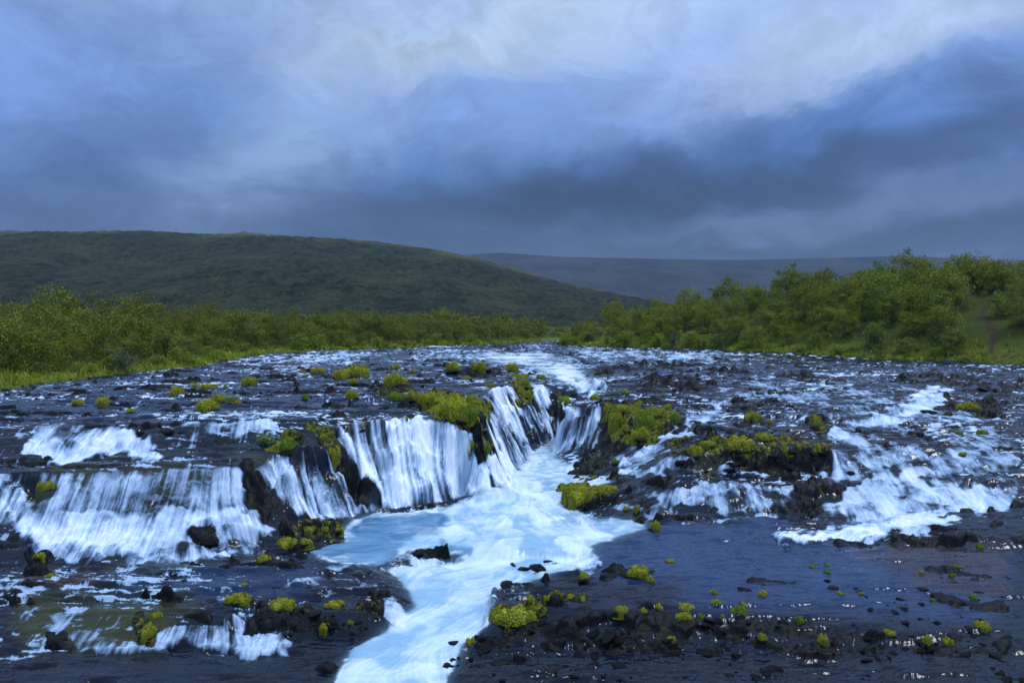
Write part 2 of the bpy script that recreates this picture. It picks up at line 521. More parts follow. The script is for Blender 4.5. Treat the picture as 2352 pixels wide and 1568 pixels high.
DRY = [  # bare or mossy rock standing out of the water
    (572, 1080, 600, 1130, 22, 1), (600, 1130, 645, 1205, 32, 1), (650, 1205, 780, 1222, 16, .9), (640, 1020, 690, 1030, 28, .6),
    (735, 985, 770, 1050, 20, 1), (770, 1050, 850, 1150, 20, 1), (620, 1235, 700, 1245, 12, .5),
    (1010, 930, 1090, 955, 34, 1), (1080, 970, 1112, 1050, 24, 1), (1140, 1095, 1156, 1112, 9, .8), (930, 930, 1000, 925, 18, .6), (880, 905, 960, 915, 18, .6),
    (1195, 870, 1215, 920, 15, .9), (1185, 905, 1195, 930, 9, .7), (1268, 925, 1290, 955, 16, 1), (1262, 960, 1265, 1000, 7, .9),
    (1265, 912, 1330, 912, 10, .8), (1400, 935, 1410, 1000, 22, 1), (1430, 950, 1530, 960, 24, 1), (1430, 985, 1500, 985, 28, 1), (1380, 1050, 1420, 1020, 26, 1),
    (1325, 1080, 1380, 1072, 18, 1), (1540, 965, 1570, 970, 14, .8),
    (1555, 1030, 1900, 1035, 22, .95), (1600, 1060, 1900, 1062, 22, .9), (1690, 1005, 1760, 1000, 14, .6), (1870, 975, 1890, 980, 18, .9), (1745, 960, 1760, 962, 14, .7),
    (1300, 1130, 1395, 1128, 22, 1), (1310, 1150, 1370, 1155, 14, .9), (1400, 1112, 1560, 1098, 12, .9), (1460, 1160, 1480, 1165, 10, .7), (1380, 1175, 1470, 1190, 9, .5), (1400, 1140, 1500, 1150, 9, .5), (1560, 1170, 1620, 1172, 8, .5),
    (1830, 1125, 1915, 1125, 22, .9), (1820, 1160, 1890, 1165, 12, .8), (1780, 1175, 1870, 1182, 7, .6),
    (2050, 1235, 2300, 1245, 11, 1), (1920, 1252, 2030, 1245, 9, .8), (2150, 1208, 2300, 1205, 10, .8), (2300, 1240, 2500, 1240, 14, .9),
    (590, 1400, 860, 1405, 16, 1), (590, 1428, 860, 1432, 20, 1), (510, 1380, 575, 1378, 12, .8), (325, 1420, 345, 1465, 18, .9), (600, 1350, 640, 1345, 5, .4),
    
    (1190, 1300, 1290, 1295, 9, .6), (960, 1274, 1010, 1272, 6, .8), (880, 1290, 900, 1290, 5, .6), (1145, 1340, 1260, 1340, 8, .5), (1140, 1415, 1245, 1398, 10, .9), (1190, 1372, 1330, 1370, 7, .7),
    (1390, 1322, 1500, 1315, 10, .8), (1150, 1440, 1500, 1448, 26, .9), (1300, 1415, 1480, 1412, 8, .6), (1100, 1470, 1300, 1480, 14, .8),
    (1450, 1440, 1700, 1450, 30, .85), (1350, 1480, 2000, 1490, 20, .8), (1700, 1430, 1950, 1440, 26, .7), (1480, 1395, 1700, 1400, 7, .5),
    (1900, 1470, 2300, 1490, 22, .7), (2180, 1440, 2300, 1450, 20, .8), (2100, 1320, 2300, 1325, 14, .6), (2140, 1375, 2300, 1385, 16, .7), (1930, 1300, 2130, 1325, 10, .35),
    (1700, 1345, 1920, 1342, 4, .5), (1500, 1350, 1640, 1352, 5, .4), (2010, 1400, 2200, 1420, 8, .5),
    (60, 1315, 110, 1320, 14, .7), (60, 1345, 130, 1345, 8, .6), (80, 1105, 100, 1130, 26, .7), (60, 1280, 105, 1280, 13, .9),
    (300, 990, 330, 1000, 12, .6), (370, 985, 420, 992, 10, .7), (500, 1015, 545, 1012, 8, .6), (450, 1228, 490, 1232, 17, .9),
    (1430, 850, 1560, 840, 8, .6), (1460, 885, 1640, 880, 10, .7), (1560, 850, 1700, 865, 8, .5), (1790, 862, 1860, 862, 7, .6), (1690, 870, 1760, 870, 6, .6),
    (1330, 872, 1400, 850, 6, .4), (1690, 935, 1770, 930, 12, .6), (1600, 990, 1700, 985, 12, .5), (2050, 870, 2280, 880, 10, .5), (2180, 930, 2290, 945, 14, .8), (2200, 880, 2330, 890, 9, .6),
    (1930, 1110, 1990, 1100, 10, .6), (2030, 1000, 2100, 995, 8, .5), (2130, 1100, 2300, 1110, 10, .35), (1260, 810, 1330, 815, 5, .5), (1150, 805, 1190, 803, 4, .6),
    (850, 820, 940, 815, 5, .5), (1040, 850, 1150, 855, 8, .5), (560, 880, 660, 875, 5, .5), (820, 930, 900, 925, 6, .5), (600, 910, 780, 925, 5, .4),
]
MOSS = [
    (735, 985, 775, 1060, 18, .7), (1010, 935, 1090, 950, 36, .9), (1085, 1000, 1090, 1045, 10, .5), (1115, 1010, 1125, 1045, 8, .8), (1400, 940, 1420, 1010, 20, .8),
    (1440, 950, 1530, 960, 26, .8), (1450, 990, 1500, 1000, 24, .75), (1330, 1078, 1400, 1060, 20, .45), (1555, 1030, 1900, 1032, 18, .7), (1600, 1065, 1880, 1060, 22, .35),
    (1300, 1130, 1395, 1128, 24, .85), (1310, 1150, 1370, 1155, 14, .6), (1400, 1110, 1560, 1095, 14, .45), (620, 1010, 690, 1030, 30, .9), (660, 1215, 790, 1222, 14, .6),
    (1195, 870, 1215, 920, 16, .8), (1290, 925, 1330, 912, 14, .5), (1870, 975, 1890, 985, 16, .7), (1890, 1115, 1915, 1130, 14, .5), (590, 1398, 870, 1402, 14, .5),
    (1140, 1415, 1245, 1398, 12, .7), (1200, 1372, 1330, 1370, 8, .6), (1450, 1440, 2290, 1460, 40, .3), (2050, 1240, 2290, 1240, 12, .3), (325, 1420, 345, 1465, 20, .6),
    (80, 1105, 100, 1130, 26, .5), (560, 1150, 640, 1200, 30, .3), (1600, 975, 1800, 965, 18, .3), (880, 900, 1000, 920, 20, .6),
    (1040, 845, 1200, 850, 10, .4), (2180, 930, 2290, 945, 16, .4), (2180, 1430, 2300, 1450, 20, .4), (60, 1320, 120, 1345, 14, .3),
]
FOAM = [  # broken white water
    (1650, 900, 2250, 910, 34, .34), (1900, 940, 2280, 950, 34, .36), (1880, 1010, 2300, 1000, 34, .38), (1900, 1060, 2300, 1060, 34, .46), (1900, 1120, 2300, 1125, 44, .60),
    (1560, 1140, 1880, 1150, 36, .42), (1880, 1180, 2150, 1180, 30, .66), (1600, 880, 2300, 860, 16, .26), (1950, 1215, 2160, 1200, 20, .7),
    (80, 1150, 560, 1140, 60, .45), (80, 1430, 340, 1440, 50, .33), (1480, 1150, 1880, 1140, 30, .5), (1420, 1170, 1560, 1180, 16, .45), (1560, 1120, 1830, 1125, 12, .6),
    (90, 1010, 330, 1020, 34, .75), (60, 1035, 180, 1040, 18, .8), (430, 985, 600, 975, 20, .6), (340, 1030, 540, 1000, 10, .35),
    (80, 1215, 560, 1210, 50, .75), (90, 1265, 480, 1262, 34, .62), (500, 1240, 600, 1225, 24, .6),
    (560, 826, 800, 822, 6, .7), (700, 818, 1250, 815, 8, .55), (1130, 812, 1400, 808, 8, .5), (1350, 815, 1650, 820, 7, .6), (1280, 830, 1620, 812, 9, .45), (80, 880, 300, 885, 6, .35),
    (1180, 835, 1330, 860, 22, .55), (1290, 850, 1350, 890, 26, .7),
    (1650, 935, 1560, 990, 22, .6), (1560, 990, 1440, 1065, 22, .6), (1600, 870, 1900, 880, 8, .4), (1750, 905, 1850, 915, 14, .5), (1650, 920, 1800, 905, 10, .4),
    (2150, 905, 2060, 955, 26, .75), (2060, 955, 1930, 985, 20, .7), (2200, 960, 2330, 965, 8, .5), (1930, 990, 2000, 1035, 14, .5), (1890, 1085, 2100, 1040, 18, .6),
    (2000, 1050, 2330, 1062, 16, .5), (1950, 1110, 2050, 1180, 30, .6), (2100, 1100, 2250, 1150, 34, .7), (2200, 1175, 1960, 1225, 18, .9), (2000, 1222, 1780, 1232, 11, .85),
    (1530, 1140, 1700, 1165, 22, .45), (1700, 1130, 1830, 1175, 18, .45), (1640, 1190, 1780, 1190, 8, .5), (1440, 1180, 1500, 1190, 8, .4), (1420, 1090, 1540, 1090, 12, .6),
    (1300, 1245, 1360, 1300, 22, .6), (850, 1280, 720, 1300, 8, .4), (880, 1300, 960, 1320, 16, .5), (900, 1284, 1070, 1282, 10, .6), (960, 1262, 1060, 1262, 6, .4), (870, 1390, 930, 1420, 26, .6), (640, 1345, 760, 1330, 5, .4), (780, 1345, 860, 1350, 7, .5),
    (380, 1455, 640, 1470, 28, .55), (170, 1470, 370, 1485, 22, .45), (530, 1430, 600, 1460, 26, .5), (180, 1420, 330, 1420, 10, .3), (340, 1365, 440, 1352, 6, .5),
    (1150, 1370, 1260, 1320, 14, .35), (1700, 1470, 1800, 1440, 8, .4), (1420, 1455, 1450, 1480, 6, .5), (1650, 1480, 1720, 1485, 7, .5), (1930, 1475, 1980, 1460, 7, .5),
    (1090, 1330, 950, 1480, 60, .35), (1150, 1290, 1300, 1290, 16, .6), (1010, 1285, 1090, 1290, 9, .6), (1210, 1120, 1250, 1180, 50, .55), (1200, 1060, 1240, 1040, 24, .5),
    (1280, 1110, 1400, 1105, 10, .4), (880, 1172, 1010, 1165, 5, .6), (1060, 1150, 1160, 1118, 7, .5),
]
MILK = [  # the turquoise, silt-laden main current
    (1240, 1020, 1210, 1110, 60, 1), (1200, 1130, 1180, 1210, 110, 1), (880, 1215, 1440, 1215, 36, 1), (800, 1250, 900, 1240, 40, .8), (1000, 1235, 1300, 1240, 36, 1),
    (1290, 1260, 1150, 1300, 40, 1), (1150, 1310, 1020, 1400, 90, 1), (1000, 1420, 900, 1560, 110, 1), (1130, 820, 1250, 828, 12, .8), (1250, 830, 1340, 875, 22, .55),
    (860, 1280, 900, 1310, 26, .5), (760, 1262, 840, 1280, 20, .5),
]
GREEN = [  # green weed and brown silt seen through shallow water
    (80, 1420, 340, 1440, 60, .9), (100, 1390, 420, 1385, 30, .5), (150, 1100, 500, 1110, 40, .6), (100, 1170, 300, 1180, 50, .5), (250, 1310, 500, 1290, 20, .35),
    (600, 1090, 760, 1150, 50, .35), (820, 1000, 1000, 1080, 60, .3), (1130, 1020, 1180, 1080, 40, .4), (1370, 1000, 1385, 1040, 22, .8), (1560, 1050, 1640, 1075, 24, .6),
]
BROWN = [(2050, 1265, 2300, 1290, 26, .55), (1990, 1275, 2150, 1300, 20, .4), (80, 1320, 200, 1335, 20, .6), (2100, 1330, 2300, 1345, 20, .5)]

clear = np.clip(blur(strokes([(1420, 1280, 2000, 1300, 60, 1), (1500, 1240, 1800, 1225, 30, 1), (1600, 1350, 2250, 1370, 50, .9), (2100, 1280, 2300, 1300, 40, .6), (300, 1320, 700, 1330, 34, .6), (0, 930, 900, 900, 50, .35), (300, 870, 1100, 840, 30, .35), (1450, 860, 2300, 860, 30, .35), (0, 900, 300, 880, 30, .35)], JX, JY), 6), 0, 1)  # deeper clear water; reflected sky on the flats also painted in as blue
dry = strokes(DRY, JX, JY)
moss = strokes(MOSS, JX, JY)
foam_a = strokes(FOAM, JX * 1.25, JY * 1.25)
foam_a = foam_a * (.98 + .35 * fbm(X * .7, Y * .9, 3, 207))
POOL = [(1228, 1035), (1262, 1010), (1275, 1040), (1292, 1065), (1340, 1056), (1330, 1075), (1310, 1090), (1395, 1098), (1400, 1108), (1300, 1118), (1285, 1165),
        (1340, 1180), (1480, 1203), (1490, 1215), (1380, 1240), (1350, 1255), (1375, 1275), (1330, 1300), (1240, 1325), (1130, 1360), (1120, 1440), (1060, 1480), (1010, 1600),
        (760, 1600), (810, 1485), (900, 1440), (950, 1390), (935, 1340), (890, 1310), (960, 1297), (1070, 1288), (1050, 1270), (975, 1258), (915, 1270), (870, 1296), (760, 1290),
        (715, 1265), (790, 1240), (800, 1200), (860, 1178), (1010, 1164), (1090, 1142), (1165, 1115), (1182, 1085)]
inp = inside(PXs + JX * .35, PYs + JY * .35, POOL).astype(np.float32)
milk = np.clip(.6 * blur(inp, 1) + .4 * blur(inp, 6), 0, 1)
milk = np.maximum(milk, blur(np.clip(strokes([(1130, 820, 1250, 828, 12, .8), (1250, 830, 1340, 875, 22, .5)], JX * .5, JY * .5), 0, 1), 4))
deep = np.clip(strokes([(840, 1225, 1000, 1200, 30, 1), (740, 1270, 900, 1262, 30, .9), (850, 1290, 900, 1310, 24, .9), (1010, 1255, 1080, 1270, 14, .8), (1330, 1150, 1380, 1175, 20, .7)], JX, JY), 0, 1)
green = strokes(GREEN, JX, JY)
brown = strokes(BROWN, JX, JY)

zx, zy = grad(blur(B, 3))
slope = np.hypot(zx, zy)
cliff = sstep(0.35, 0.95, slope)
calm = np.clip(milk * 1.3, 0, 1)

# stepped lava: ledges that follow the contours of a noisy surface, only where the bed is nearly level
casc = np.clip(np.maximum(cliff, sstep(0.25, 0.6, foam_a) * (1 - milk)), 0, 1)       # where the water tumbles
quiet = sstep(1.0, 2.5, X) * (1 - sstep(19.5, 21.5, Y))
gentle = (1 - sstep(0.14, 0.34, slope)) * (1 - calm) * (1 - .75 * quiet)
nz = 0.10 * perlin(X * .13, Y * .45, 1) + 0.07 * perlin(X * .30, Y * 1.1, 2) + 0.045 * fbm(X * .8, Y * 2.6, 3, 3)


def terrace(z, s, w0):
    k = np.floor(z / s)
    f = z / s - k
    return s * (k + sstep(w0, 1.0, f))


far_f = sstep(38, 60, Y)
stp = 0.10 + 0.05 * far_f
zt = B + nz * (0.5 + .5 * gentle)
Tflat = zt + gentle * (terrace(zt / stp, 1.0, 0.66) * stp - zt)
frac = zt / stp - np.floor(zt / stp)
lipz = gentle * sstep(.42, .60, frac) * (1 - sstep(.66, .78, frac))        # the rim of each ledge
Tflat = Tflat * (1 - calm) + (B + .15 * nz) * calm
# drowned boulders under the cascades
qx = X + 0.25 * fbm(X * 1.3, Y * 1.3, 2, 91)
qy = Y + 0.25 * fbm(X * 1.3, Y * 1.3, 2, 93)
d1, d2, did = worley(qx * 1.5, qy * 1.25, 14)
e1, e2, eid = worley(qx * 3.4, qy * 3.0, 15)
dome1 = np.clip(1 - (d1 / .62) ** 2, 0, 1) * (0.35 + .65 * did)
dome2 = np.clip(1 - (e1 / .60) ** 2, 0, 1) * (0.3 + .7 * eid)
lumps = 0.26 * dome1 + 0.12 * dome2
bump_c = 0.30 * fbm(X * .75, Y * .75, 3, 21) * cliff
Tcl = B + bump_c * cliff + (lumps - 0.12) * casc * (.55 + .85 * cliff)
Bm = B.copy()
for _ in range(9):                       # no boulder stands higher than the lip it lies below
    q = Bm.copy()
    q[:-1] = np.maximum(q[:-1], Bm[1:])
    q[:, 1:] = np.maximum(q[:, 1:], Bm[:, :-1])
    q[:, :-1] = np.maximum(q[:, :-1], Bm[:, 1:])
    Bm = q
Tcl = np.minimum(Tcl, Bm + .03 + .10 * (1 - cliff))
Wt = Tflat * (1 - casc) + Tcl * casc

# rock: flat-topped joints of lava, wider than deep
kx = X + 0.12 * fbm(X * 2, Y * 2, 2, 31)
ky = Y + 0.12 * fbm(X * 2, Y * 2, 2, 33)
f1, f2, rid = worley(kx * 1.2, ky * 2.4, 4)
g1, g2, gid = worley(kx * 4.0, ky * 4.6, 8)
blocks = 0.20 * (rid - .4) * sstep(0.0, 0.16, f2 - f1) + 0.075 * (gid - .5) * sstep(0, .2, g2 - g1)
blocks += 0.03 * fbm(X * 3, Y * 3, 3, 41)
lowr = fbm(X * .26, Y * 1.15, 3, 51) + .45 * fbm(X * 1.1, Y * 3.8, 2, 55)
quiet = sstep(1.0, 2.5, X) * (1 - sstep(19.5, 21.5, Y))
out = sstep(0.30, 0.85, lowr + .25 * (rid - .5)) * (1 - calm) * (1 - casc) * (1 - .6 * quiet)
rimn = perlin(X * .7, Y * 1.6, 57) + .6 * perlin(X * 2.4, Y * 4.4, 58)
Rk = Wt - 0.19 + 0.22 * out * (0.5 + .9 * rid) + 0.19 * lipz * sstep(-.05, .45, rimn) * (1 - casc) * (1 - calm) * (1 - .7 * quiet) + np.clip(dry, 0, 1) * 0.22 + blocks * (0.30 + 0.9 * np.clip(dry, 0, 1))
Rk -= 0.6 * calm * (dry < .3)

# ------------------------------------------------------------------ flow lines: noise drawn out along the current
vx, vy = grad(blur(B, 5))
vx = -vx
vy = -vy - 0.012
# along the gorge the main current sets the direction
CUR = [(4.6, 43), (3.2, 37.4), (2.0, 35.5), (1.2, 31), (0.8, 26), (0.3, 22), (0.2, 19.5), (-0.6, 17.4), (-1.9, 15.2), (-2.8, 13), (-3.2, 10)]
bd = np.full(B.shape, 1e9, np.float32)
cvx = np.zeros_like(B)
cvy = np.zeros_like(B)
for (ax, ay), (bx, by) in zip(CUR[:-1], CUR[1:]):
    dd = seg_dist(X, Y, [(ax, ay), (bx, by)])
    m_ = dd < bd
    bd = np.where(m_, dd, bd)
    ll = math.hypot(bx - ax, by - ay)
    cvx = np.where(m_, (bx - ax) / ll, cvx)
    cvy = np.where(m_, (by - ay) / ll, cvy)
turb = 0.9 * fbm(X * .45, Y * .45, 2, 111)
cvx, cvy = cvx * np.cos(turb) - cvy * np.sin(turb), cvx * np.sin(turb) + cvy * np.cos(turb)
side = sstep(1.5, 4.5, bd)
cvx = cvx * (1 - side) + side * np.sign(-X - 0.2) * -0.9
cvy = cvy * (1 - side) - side * .25
lv = blur(milk, 3) * (1 - cliff)
vx = vx * (1 - lv) + cvx * lv * .3
vy = vy * (1 - lv) + cvy * lv * .3
sp = np.hypot(vx, vy) + 1e-6
vx, vy = vx / sp, vy / sp
du = (vx - U * vy) / Y
rowd = np.gradient(ys)[:, None]
h = 0.0021 * Y
di = (du * h / (us[1] - us[0])).astype(np.float32)
dj = (vy * h / rowd).astype(np.float32)
sc = 1.0 / np.maximum(1.0, np.hypot(di, dj) / 1.6)
di *= sc
dj *= sc


def lic(chans, up, down):
    J0, I0 = np.meshgrid(np.arange(NJ, dtype=np.float32), np.arange(NI, dtype=np.float32), indexing='ij')
    acc = [c.copy() for c in chans]
    for sign, n in ((-1, up), (1, down)):
        pj = J0.copy()
        pi = I0.copy()
        for _ in range(n):
            a = np.clip(np.rint(pj), 0, NJ - 1).astype(np.int32)
            b = np.clip(np.rint(pi), 0, NI - 1).astype(np.int32)
            k = a * NI + b
            pj += sign * dj.ravel()[k]
            pi += sign * di.ravel()[k]
            k = np.clip(np.rint(pj), 0, NJ - 1).astype(np.int32) * NI + np.clip(np.rint(pi), 0, NI - 1).astype(np.int32)
            for c in range(len(chans)):
                acc[c] += chans[c].ravel()[k]
    return [a / (1 + up + down) for a in acc]


gWx, gWy = grad(blur(Wt, 1, 1))
slW = np.hypot(gWx, gWy)
f_src = sstep(0.30, 0.9, slW) * (1 - np.clip(dry, 0, 1)) * (1 - casc)
n_fine = RNG.random((NJ, NI)).astype(np.float32)
n_med = blur(RNG.random((NJ, NI)).astype(np.float32), 1, 1)
n_wide = blur(RNG.random((NJ, NI)).astype(np.float32), 3, 1)


def norm(a):
    return np.clip(0.5 + (a - a.mean()) / (a.std() * 4.2), 0, 1)


n_vw = blur(RNG.random((NJ, NI)).astype(np.float32), 8, 1)
L1, L2, L3, L4, trail = lic([n_fine, n_med, n_wide, n_vw, f_src], 26, 10)
L1, L2, L3, L4 = norm(L1), norm(L2), norm(L3), norm(L4)
streak = 0.34 * L1 + 0.36 * L2 + 0.30 * L3            # 0..1, mean .5
patch = 0.5 + 0.5 * fbm(X * .55, Y * .55, 3, 61)

wd = 1 - np.clip(dry * 1.3, 0, 1)
wet_cl = cliff * wd
soft = 0.14 * L1 + 0.26 * L2 + 0.28 * L3 + 0.32 * L4
boil = 0.5 + 0.5 * fbm(X * 2.0 + .4 * fbm(X * 2, Y * 2, 2, 95), Y * 2.0, 4, 97, .6)
veil = .5 + 1.25 * (soft - .5) + 0.40 * (patch - .5)
domes = np.maximum(.9 * dome1, .75 * dome2)
foam = wet_cl * sstep(0.20, 0.80, veil + .15 * (patch - .5) - .26 * domes * (1 - .4 * cliff) + .07) * (.96 + .4 * (L1 - .5))
foam = foam * (1 - .5 * (1 - sstep(15.6, 17, Y)) * sstep(1.2, 2.5, -X))
foam = np.maximum(foam, 1.5 * trail * sstep(0.35, 0.85, streak + 0.3 * (patch - .5)) * (0.35 + .65 * sstep(17.5, 20, Y)))
# flecks of broken water where the shallow current trips over the bed
rap = sstep(.35, .75, patch + .35 * np.clip(out, 0, 1)) * (1 - calm) * (1 - casc) * sstep(19, 23, Y)
foam = np.maximum(foam, .75 * rap * sstep(.70, .88, .55 * L1 + .45 * L2 + .25 * lipz))
flk = perlin(X * 1.4, Y * 6.5, 205) + .55 * perlin(X * 4.5, Y * 15, 206) + .5 * (L1 - .5)
foam = np.maximum(foam, .8 * sstep(.42, .85, flk + .85 * (fbm(X * .16, Y * .30, 3, 209)) - .06 + .25 * lipz) * (1 - calm) * (1 - casc) * np.maximum(sstep(20, 23, Y), .7 * sstep(13, 14, Y) * (X < -1.2)) * wd)
ap = np.clip(foam_a, 0, 1) * wd
veil = veil * (.72 + .28 * cliff) + boil * .28 * (1 - cliff)
foam = np.maximum(foam, np.sqrt(ap) * sstep(0.36, 0.90, veil * .8 + ap * .76 - .28 * domes * (1 - cliff) * (1 - milk)) * (.85 + .4 * (L1 - .5)))
deep = np.clip(deep * (.35 + 1.0 * soft) + .25 * deep * (patch - .5), 0, 1)
churn = 0.5 + 0.5 * fbm(X * .8 + .5 * fbm(X, Y, 2, 73), Y * .8 + .5 * fbm(X, Y, 2, 75), 4, 71)
foam = np.maximum(foam, milk * (.16 + .68 * sstep(0.30, 0.92, 0.46 * churn + 0.54 * soft)) * (1 - .75 * deep))
edge_m = np.clip(milk * (1 - milk) * 4, 0, 1)
foam = np.maximum(foam, .7 * edge_m * sstep(.40, .75, streak + .5 * (churn - .5)))
foam = np.where(casc > .3, foam, foam * sstep(.10, .34, foam))
foam = np.clip(foam, 0, 1)
foam = 0.8 * foam + 0.2 * blur(foam, 1, 1)

rip = (L2 - .5) * 0.035 + (L3 - .5) * 0.03
rip = rip * (0.35 + 0.65 * foam) + ((0.026 + .020 * sstep(20, 26, Y)) * fbm(X * .75, Y * 3.0, 4, 81, .6) + .020 * (L1 - .5)) * (1 - cliff) * (1 - .5 * milk) * sstep(0, 1, .4 + patch)
W = Wt + rip + 0.10 * blur(foam, 2, 1) * wet_cl + milk * 0.05 * (churn - .5)
S = np.maximum(W, Rk)
iswater = W >= Rk - 0.004
S = S.astype(np.float32)


def surf(x, y):
    """height of the finished river surface at a plan position"""
    i = np.interp(x / y, us, np.arange(NI))
    j = np.interp(y, ys, np.arange(NJ))
    i0, j0 = int(min(i, NI - 2)), int(min(j, NJ - 2))
    a, b = i - i0, j - j0
    return float(S[j0, i0] * (1 - a) * (1 - b) + S[j0, i0 + 1] * a * (1 - b) + S[j0 + 1, i0] * (1 - a) * b + S[j0 + 1, i0 + 1] * a * b)


def spot(px, py):
    """first place where the sight line through a picture point meets the river surface"""
    i = int(round(np.interp((px - CX) / K, us, np.arange(NI))))
    i = min(max(i, 0), NI - 1)
    zray = CAMZ - (py - HY) * ys / K
    hit = np.nonzero(S[:, i] >= zray)[0]
    j = hit[0] if len(hit) else NJ - 1
    return float(us[i] * ys[j]), float(ys[j]), float(S[j, i])


# ------------------------------------------------------------------ mesh building
def mesh_from(name, verts, faces, quad=True, smooth=True):
    me = bpy.data.meshes.new(name)
    verts = np.asarray(verts, np.float32).reshape(-1, 3)
    faces = np.asarray(faces, np.int32)
    k = faces.shape[1]
    me.vertices.add(len(verts))
    me.vertices.foreach_set('co', verts.ravel())
    me.loops.add(faces.size)
    me.loops.foreach_set('vertex_index', faces.ravel())
    me.polygons.add(len(faces))
    me.polygons.foreach_set('loop_start', np.arange(len(faces), dtype=np.int32) * k)
    me.polygons.foreach_set('loop_total', np.full(len(faces), k, np.int32))
    me.update(calc_edges=True)
    me.polygons.foreach_set('use_smooth', np.full(len(faces), smooth, bool))
    return me


def add_attr(me, name, vals):
    a = me.attributes.new(name, 'FLOAT', 'POINT')
    a.data.foreach_set('value', np.asarray(vals, np.float32).ravel())


def add_color(me, name, rgb):
    a = me.color_attributes.new(name, 'FLOAT_COLOR', 'POINT')
    rgba = np.ones((len(rgb), 4), np.float32)
    rgba[:, :3] = rgb
    a.data.foreach_set('color', rgba.ravel())


def obj(name, me, mat=None, parent=None, loc=None, **tags):
    o = bpy.data.objects.new(name, me)
    COL.objects.link(o)
    if mat is not None and me is not None and not me.materials:
        me.materials.append(mat)
    if parent is not None:
        o.parent = parent
    if loc is not None:
        o.location = loc
    for k, v in tags.items():
        if v is not None:
            o[k] = v
    return o


def material(name):
    m = bpy.data.materials.new(name)
    m.use_nodes = True
    t = NT(m.node_tree)
    out = t.n('ShaderNodeOutputMaterial')
    p = t.n('ShaderNodeBsdfPrincipled')
    t.t.links.new(p.outputs[0], out.inputs[0])
    return m, t, p, out


def bump(t, p, height, strength, dist):
    b = t.n('ShaderNodeBump')
    b.inputs['Strength'].default_value = strength
    b.inputs['Distance'].default_value = dist
    t.put(b.inputs['Height'], height)
    t.put(p.inputs['Normal'], b.outputs[0])


# water
m_water, t, p, _ = material('river_water')
geo = t.n('ShaderNodeNewGeometry').outputs['Position']
fo = t.attr('foam')
mi = t.attr('milk')
gr = t.attr('green')
br = t.attr('brown')
nb = t.noise(geo, 0.8, 4)
colw = t.mix(nb, (0.002, 0.004, 0.010), (0.006, 0.011, 0.026))
colw = t.mix(t.attr('clear'), colw, t.mix(nb, (0.012, 0.028, 0.075), (0.022, 0.046, 0.125)))  # lighter blue base colour, partly standing in for sky reflection
colw = t.mix(gr, colw, t.mix(t.noise(geo, 2.6, 5, .65), (0.008, 0.012, 0.008), (0.055, 0.062, 0.012)))
colw = t.mix(br, colw, (0.05, 0.03, 0.02))
colw = t.mix(mi, colw, t.mix(t.attr('deep'), t.mix(nb, (0.20, 0.38, 0.56), (0.30, 0.49, 0.66)), (0.04, 0.16, 0.31)))
veil_c = t.ramp(fo, [(0.0, (0.05, 0.08, 0.13)), (0.35, (0.17, 0.25, 0.38)), (0.65, (0.46, 0.58, 0.77)), (0.97, (0.90, 0.94, 0.98))])
col_v = t.mix(t.smooth(fo, 0.06, 0.40), colw, veil_c)
col_m = t.mix(fo, colw, (0.88, 0.93, 0.97))
colw = t.mix(t.smooth(mi, 0.1, 0.6), col_v, col_m)
t.put(p.inputs['Base Color'], colw)
t.put(p.inputs['Roughness'], t.smooth(fo, 0.25, 0.8, 0.07, 0.6))
p.inputs['IOR'].default_value = 1.33
p.inputs['Specular IOR Level'].default_value = 0.36
st = t.vmath('MULTIPLY', geo, (1.0, 2.2, 1.0))
hgt = t.math('ADD', t.noise(st, 2.2, 5, .6, .4), t.math('MULTIPLY', t.noise(st, 9.0, 3, .6), .35))
bump(t, p, hgt, 0.25, 0.05)

# wet basalt
m_rock, t, p, _ = material('wet_basalt')
geo = t.n('ShaderNodeNewGeometry').outputs['Position']
mo = t.attr('moss')
n1 = t.noise(geo, 3.0, 6, .6)
n2 = t.noise(geo, 14.0, 5, .65)
colr = t.mix(n1, (0.001, 0.0013, 0.002), (0.007, 0.0075, 0.009))
colr = t.mix(t.smooth(n2, .5, .75), colr, (0.013, 0.0135, 0.014))
mmask = t.smooth(t.math('ADD', t.math('MULTIPLY', mo, .40), t.math('MULTIPLY', t.noise(geo, 7.0, 6, .75), .90)), 0.66, 0.82)
colm = t.mix(t.noise(geo, 9.0, 4), (0.040, 0.040, 0.006), (0.26, 0.27, 0.014))
colr = t.mix(mmask, colr, colm)
t.put(p.inputs['Base Color'], colr)
t.put(p.inputs['Roughness'], t.math('ADD', t.math('ADD', .15, t.math('MULTIPLY', n2, .45)), t.math('MULTIPLY', mmask, .5), clamp=True))
p.inputs['Specular IOR Level'].default_value = .11
bump(t, p, t.math('ADD', n1, t.math('MULTIPLY', n2, .5)), 0.7, 0.05)

# river and riverbed share one surveyed surface; each takes the faces where it is on top
idx = np.arange(NJ * NI, dtype=np.int32).reshape(NJ, NI)
Q = np.stack([idx[:-1, :-1], idx[:-1, 1:], idx[1:, 1:], idx[1:, :-1]], -1).reshape(-1, 4)
fx_ = X[:-1, :-1].ravel()
fy_ = Y[:-1, :-1].ravel()
keep = inside(fx_, fy_, RIVER) | (seg_dist(fx_, fy_, BANK_L) < 1.0) | (seg_dist(fx_, fy_, BANK_R) < 1.2)
wq = (iswater[:-1, :-1].astype(int) + iswater[:-1, 1:] + iswater[1:, 1:] + iswater[1:, :-1]).ravel() >= 4
V = np.stack([X, Y, S], -1).reshape(-1, 3)


def sub_mesh(name, sel, attrs):
    q = Q[sel]
    used = np.zeros(len(V), bool)
    used[q.ravel()] = True
    remap = np.cumsum(used) - 1
    me = mesh_from(name, V[used], remap[q])
    for k, a in attrs.items():
        add_attr(me, k, a.ravel()[used])
    return me


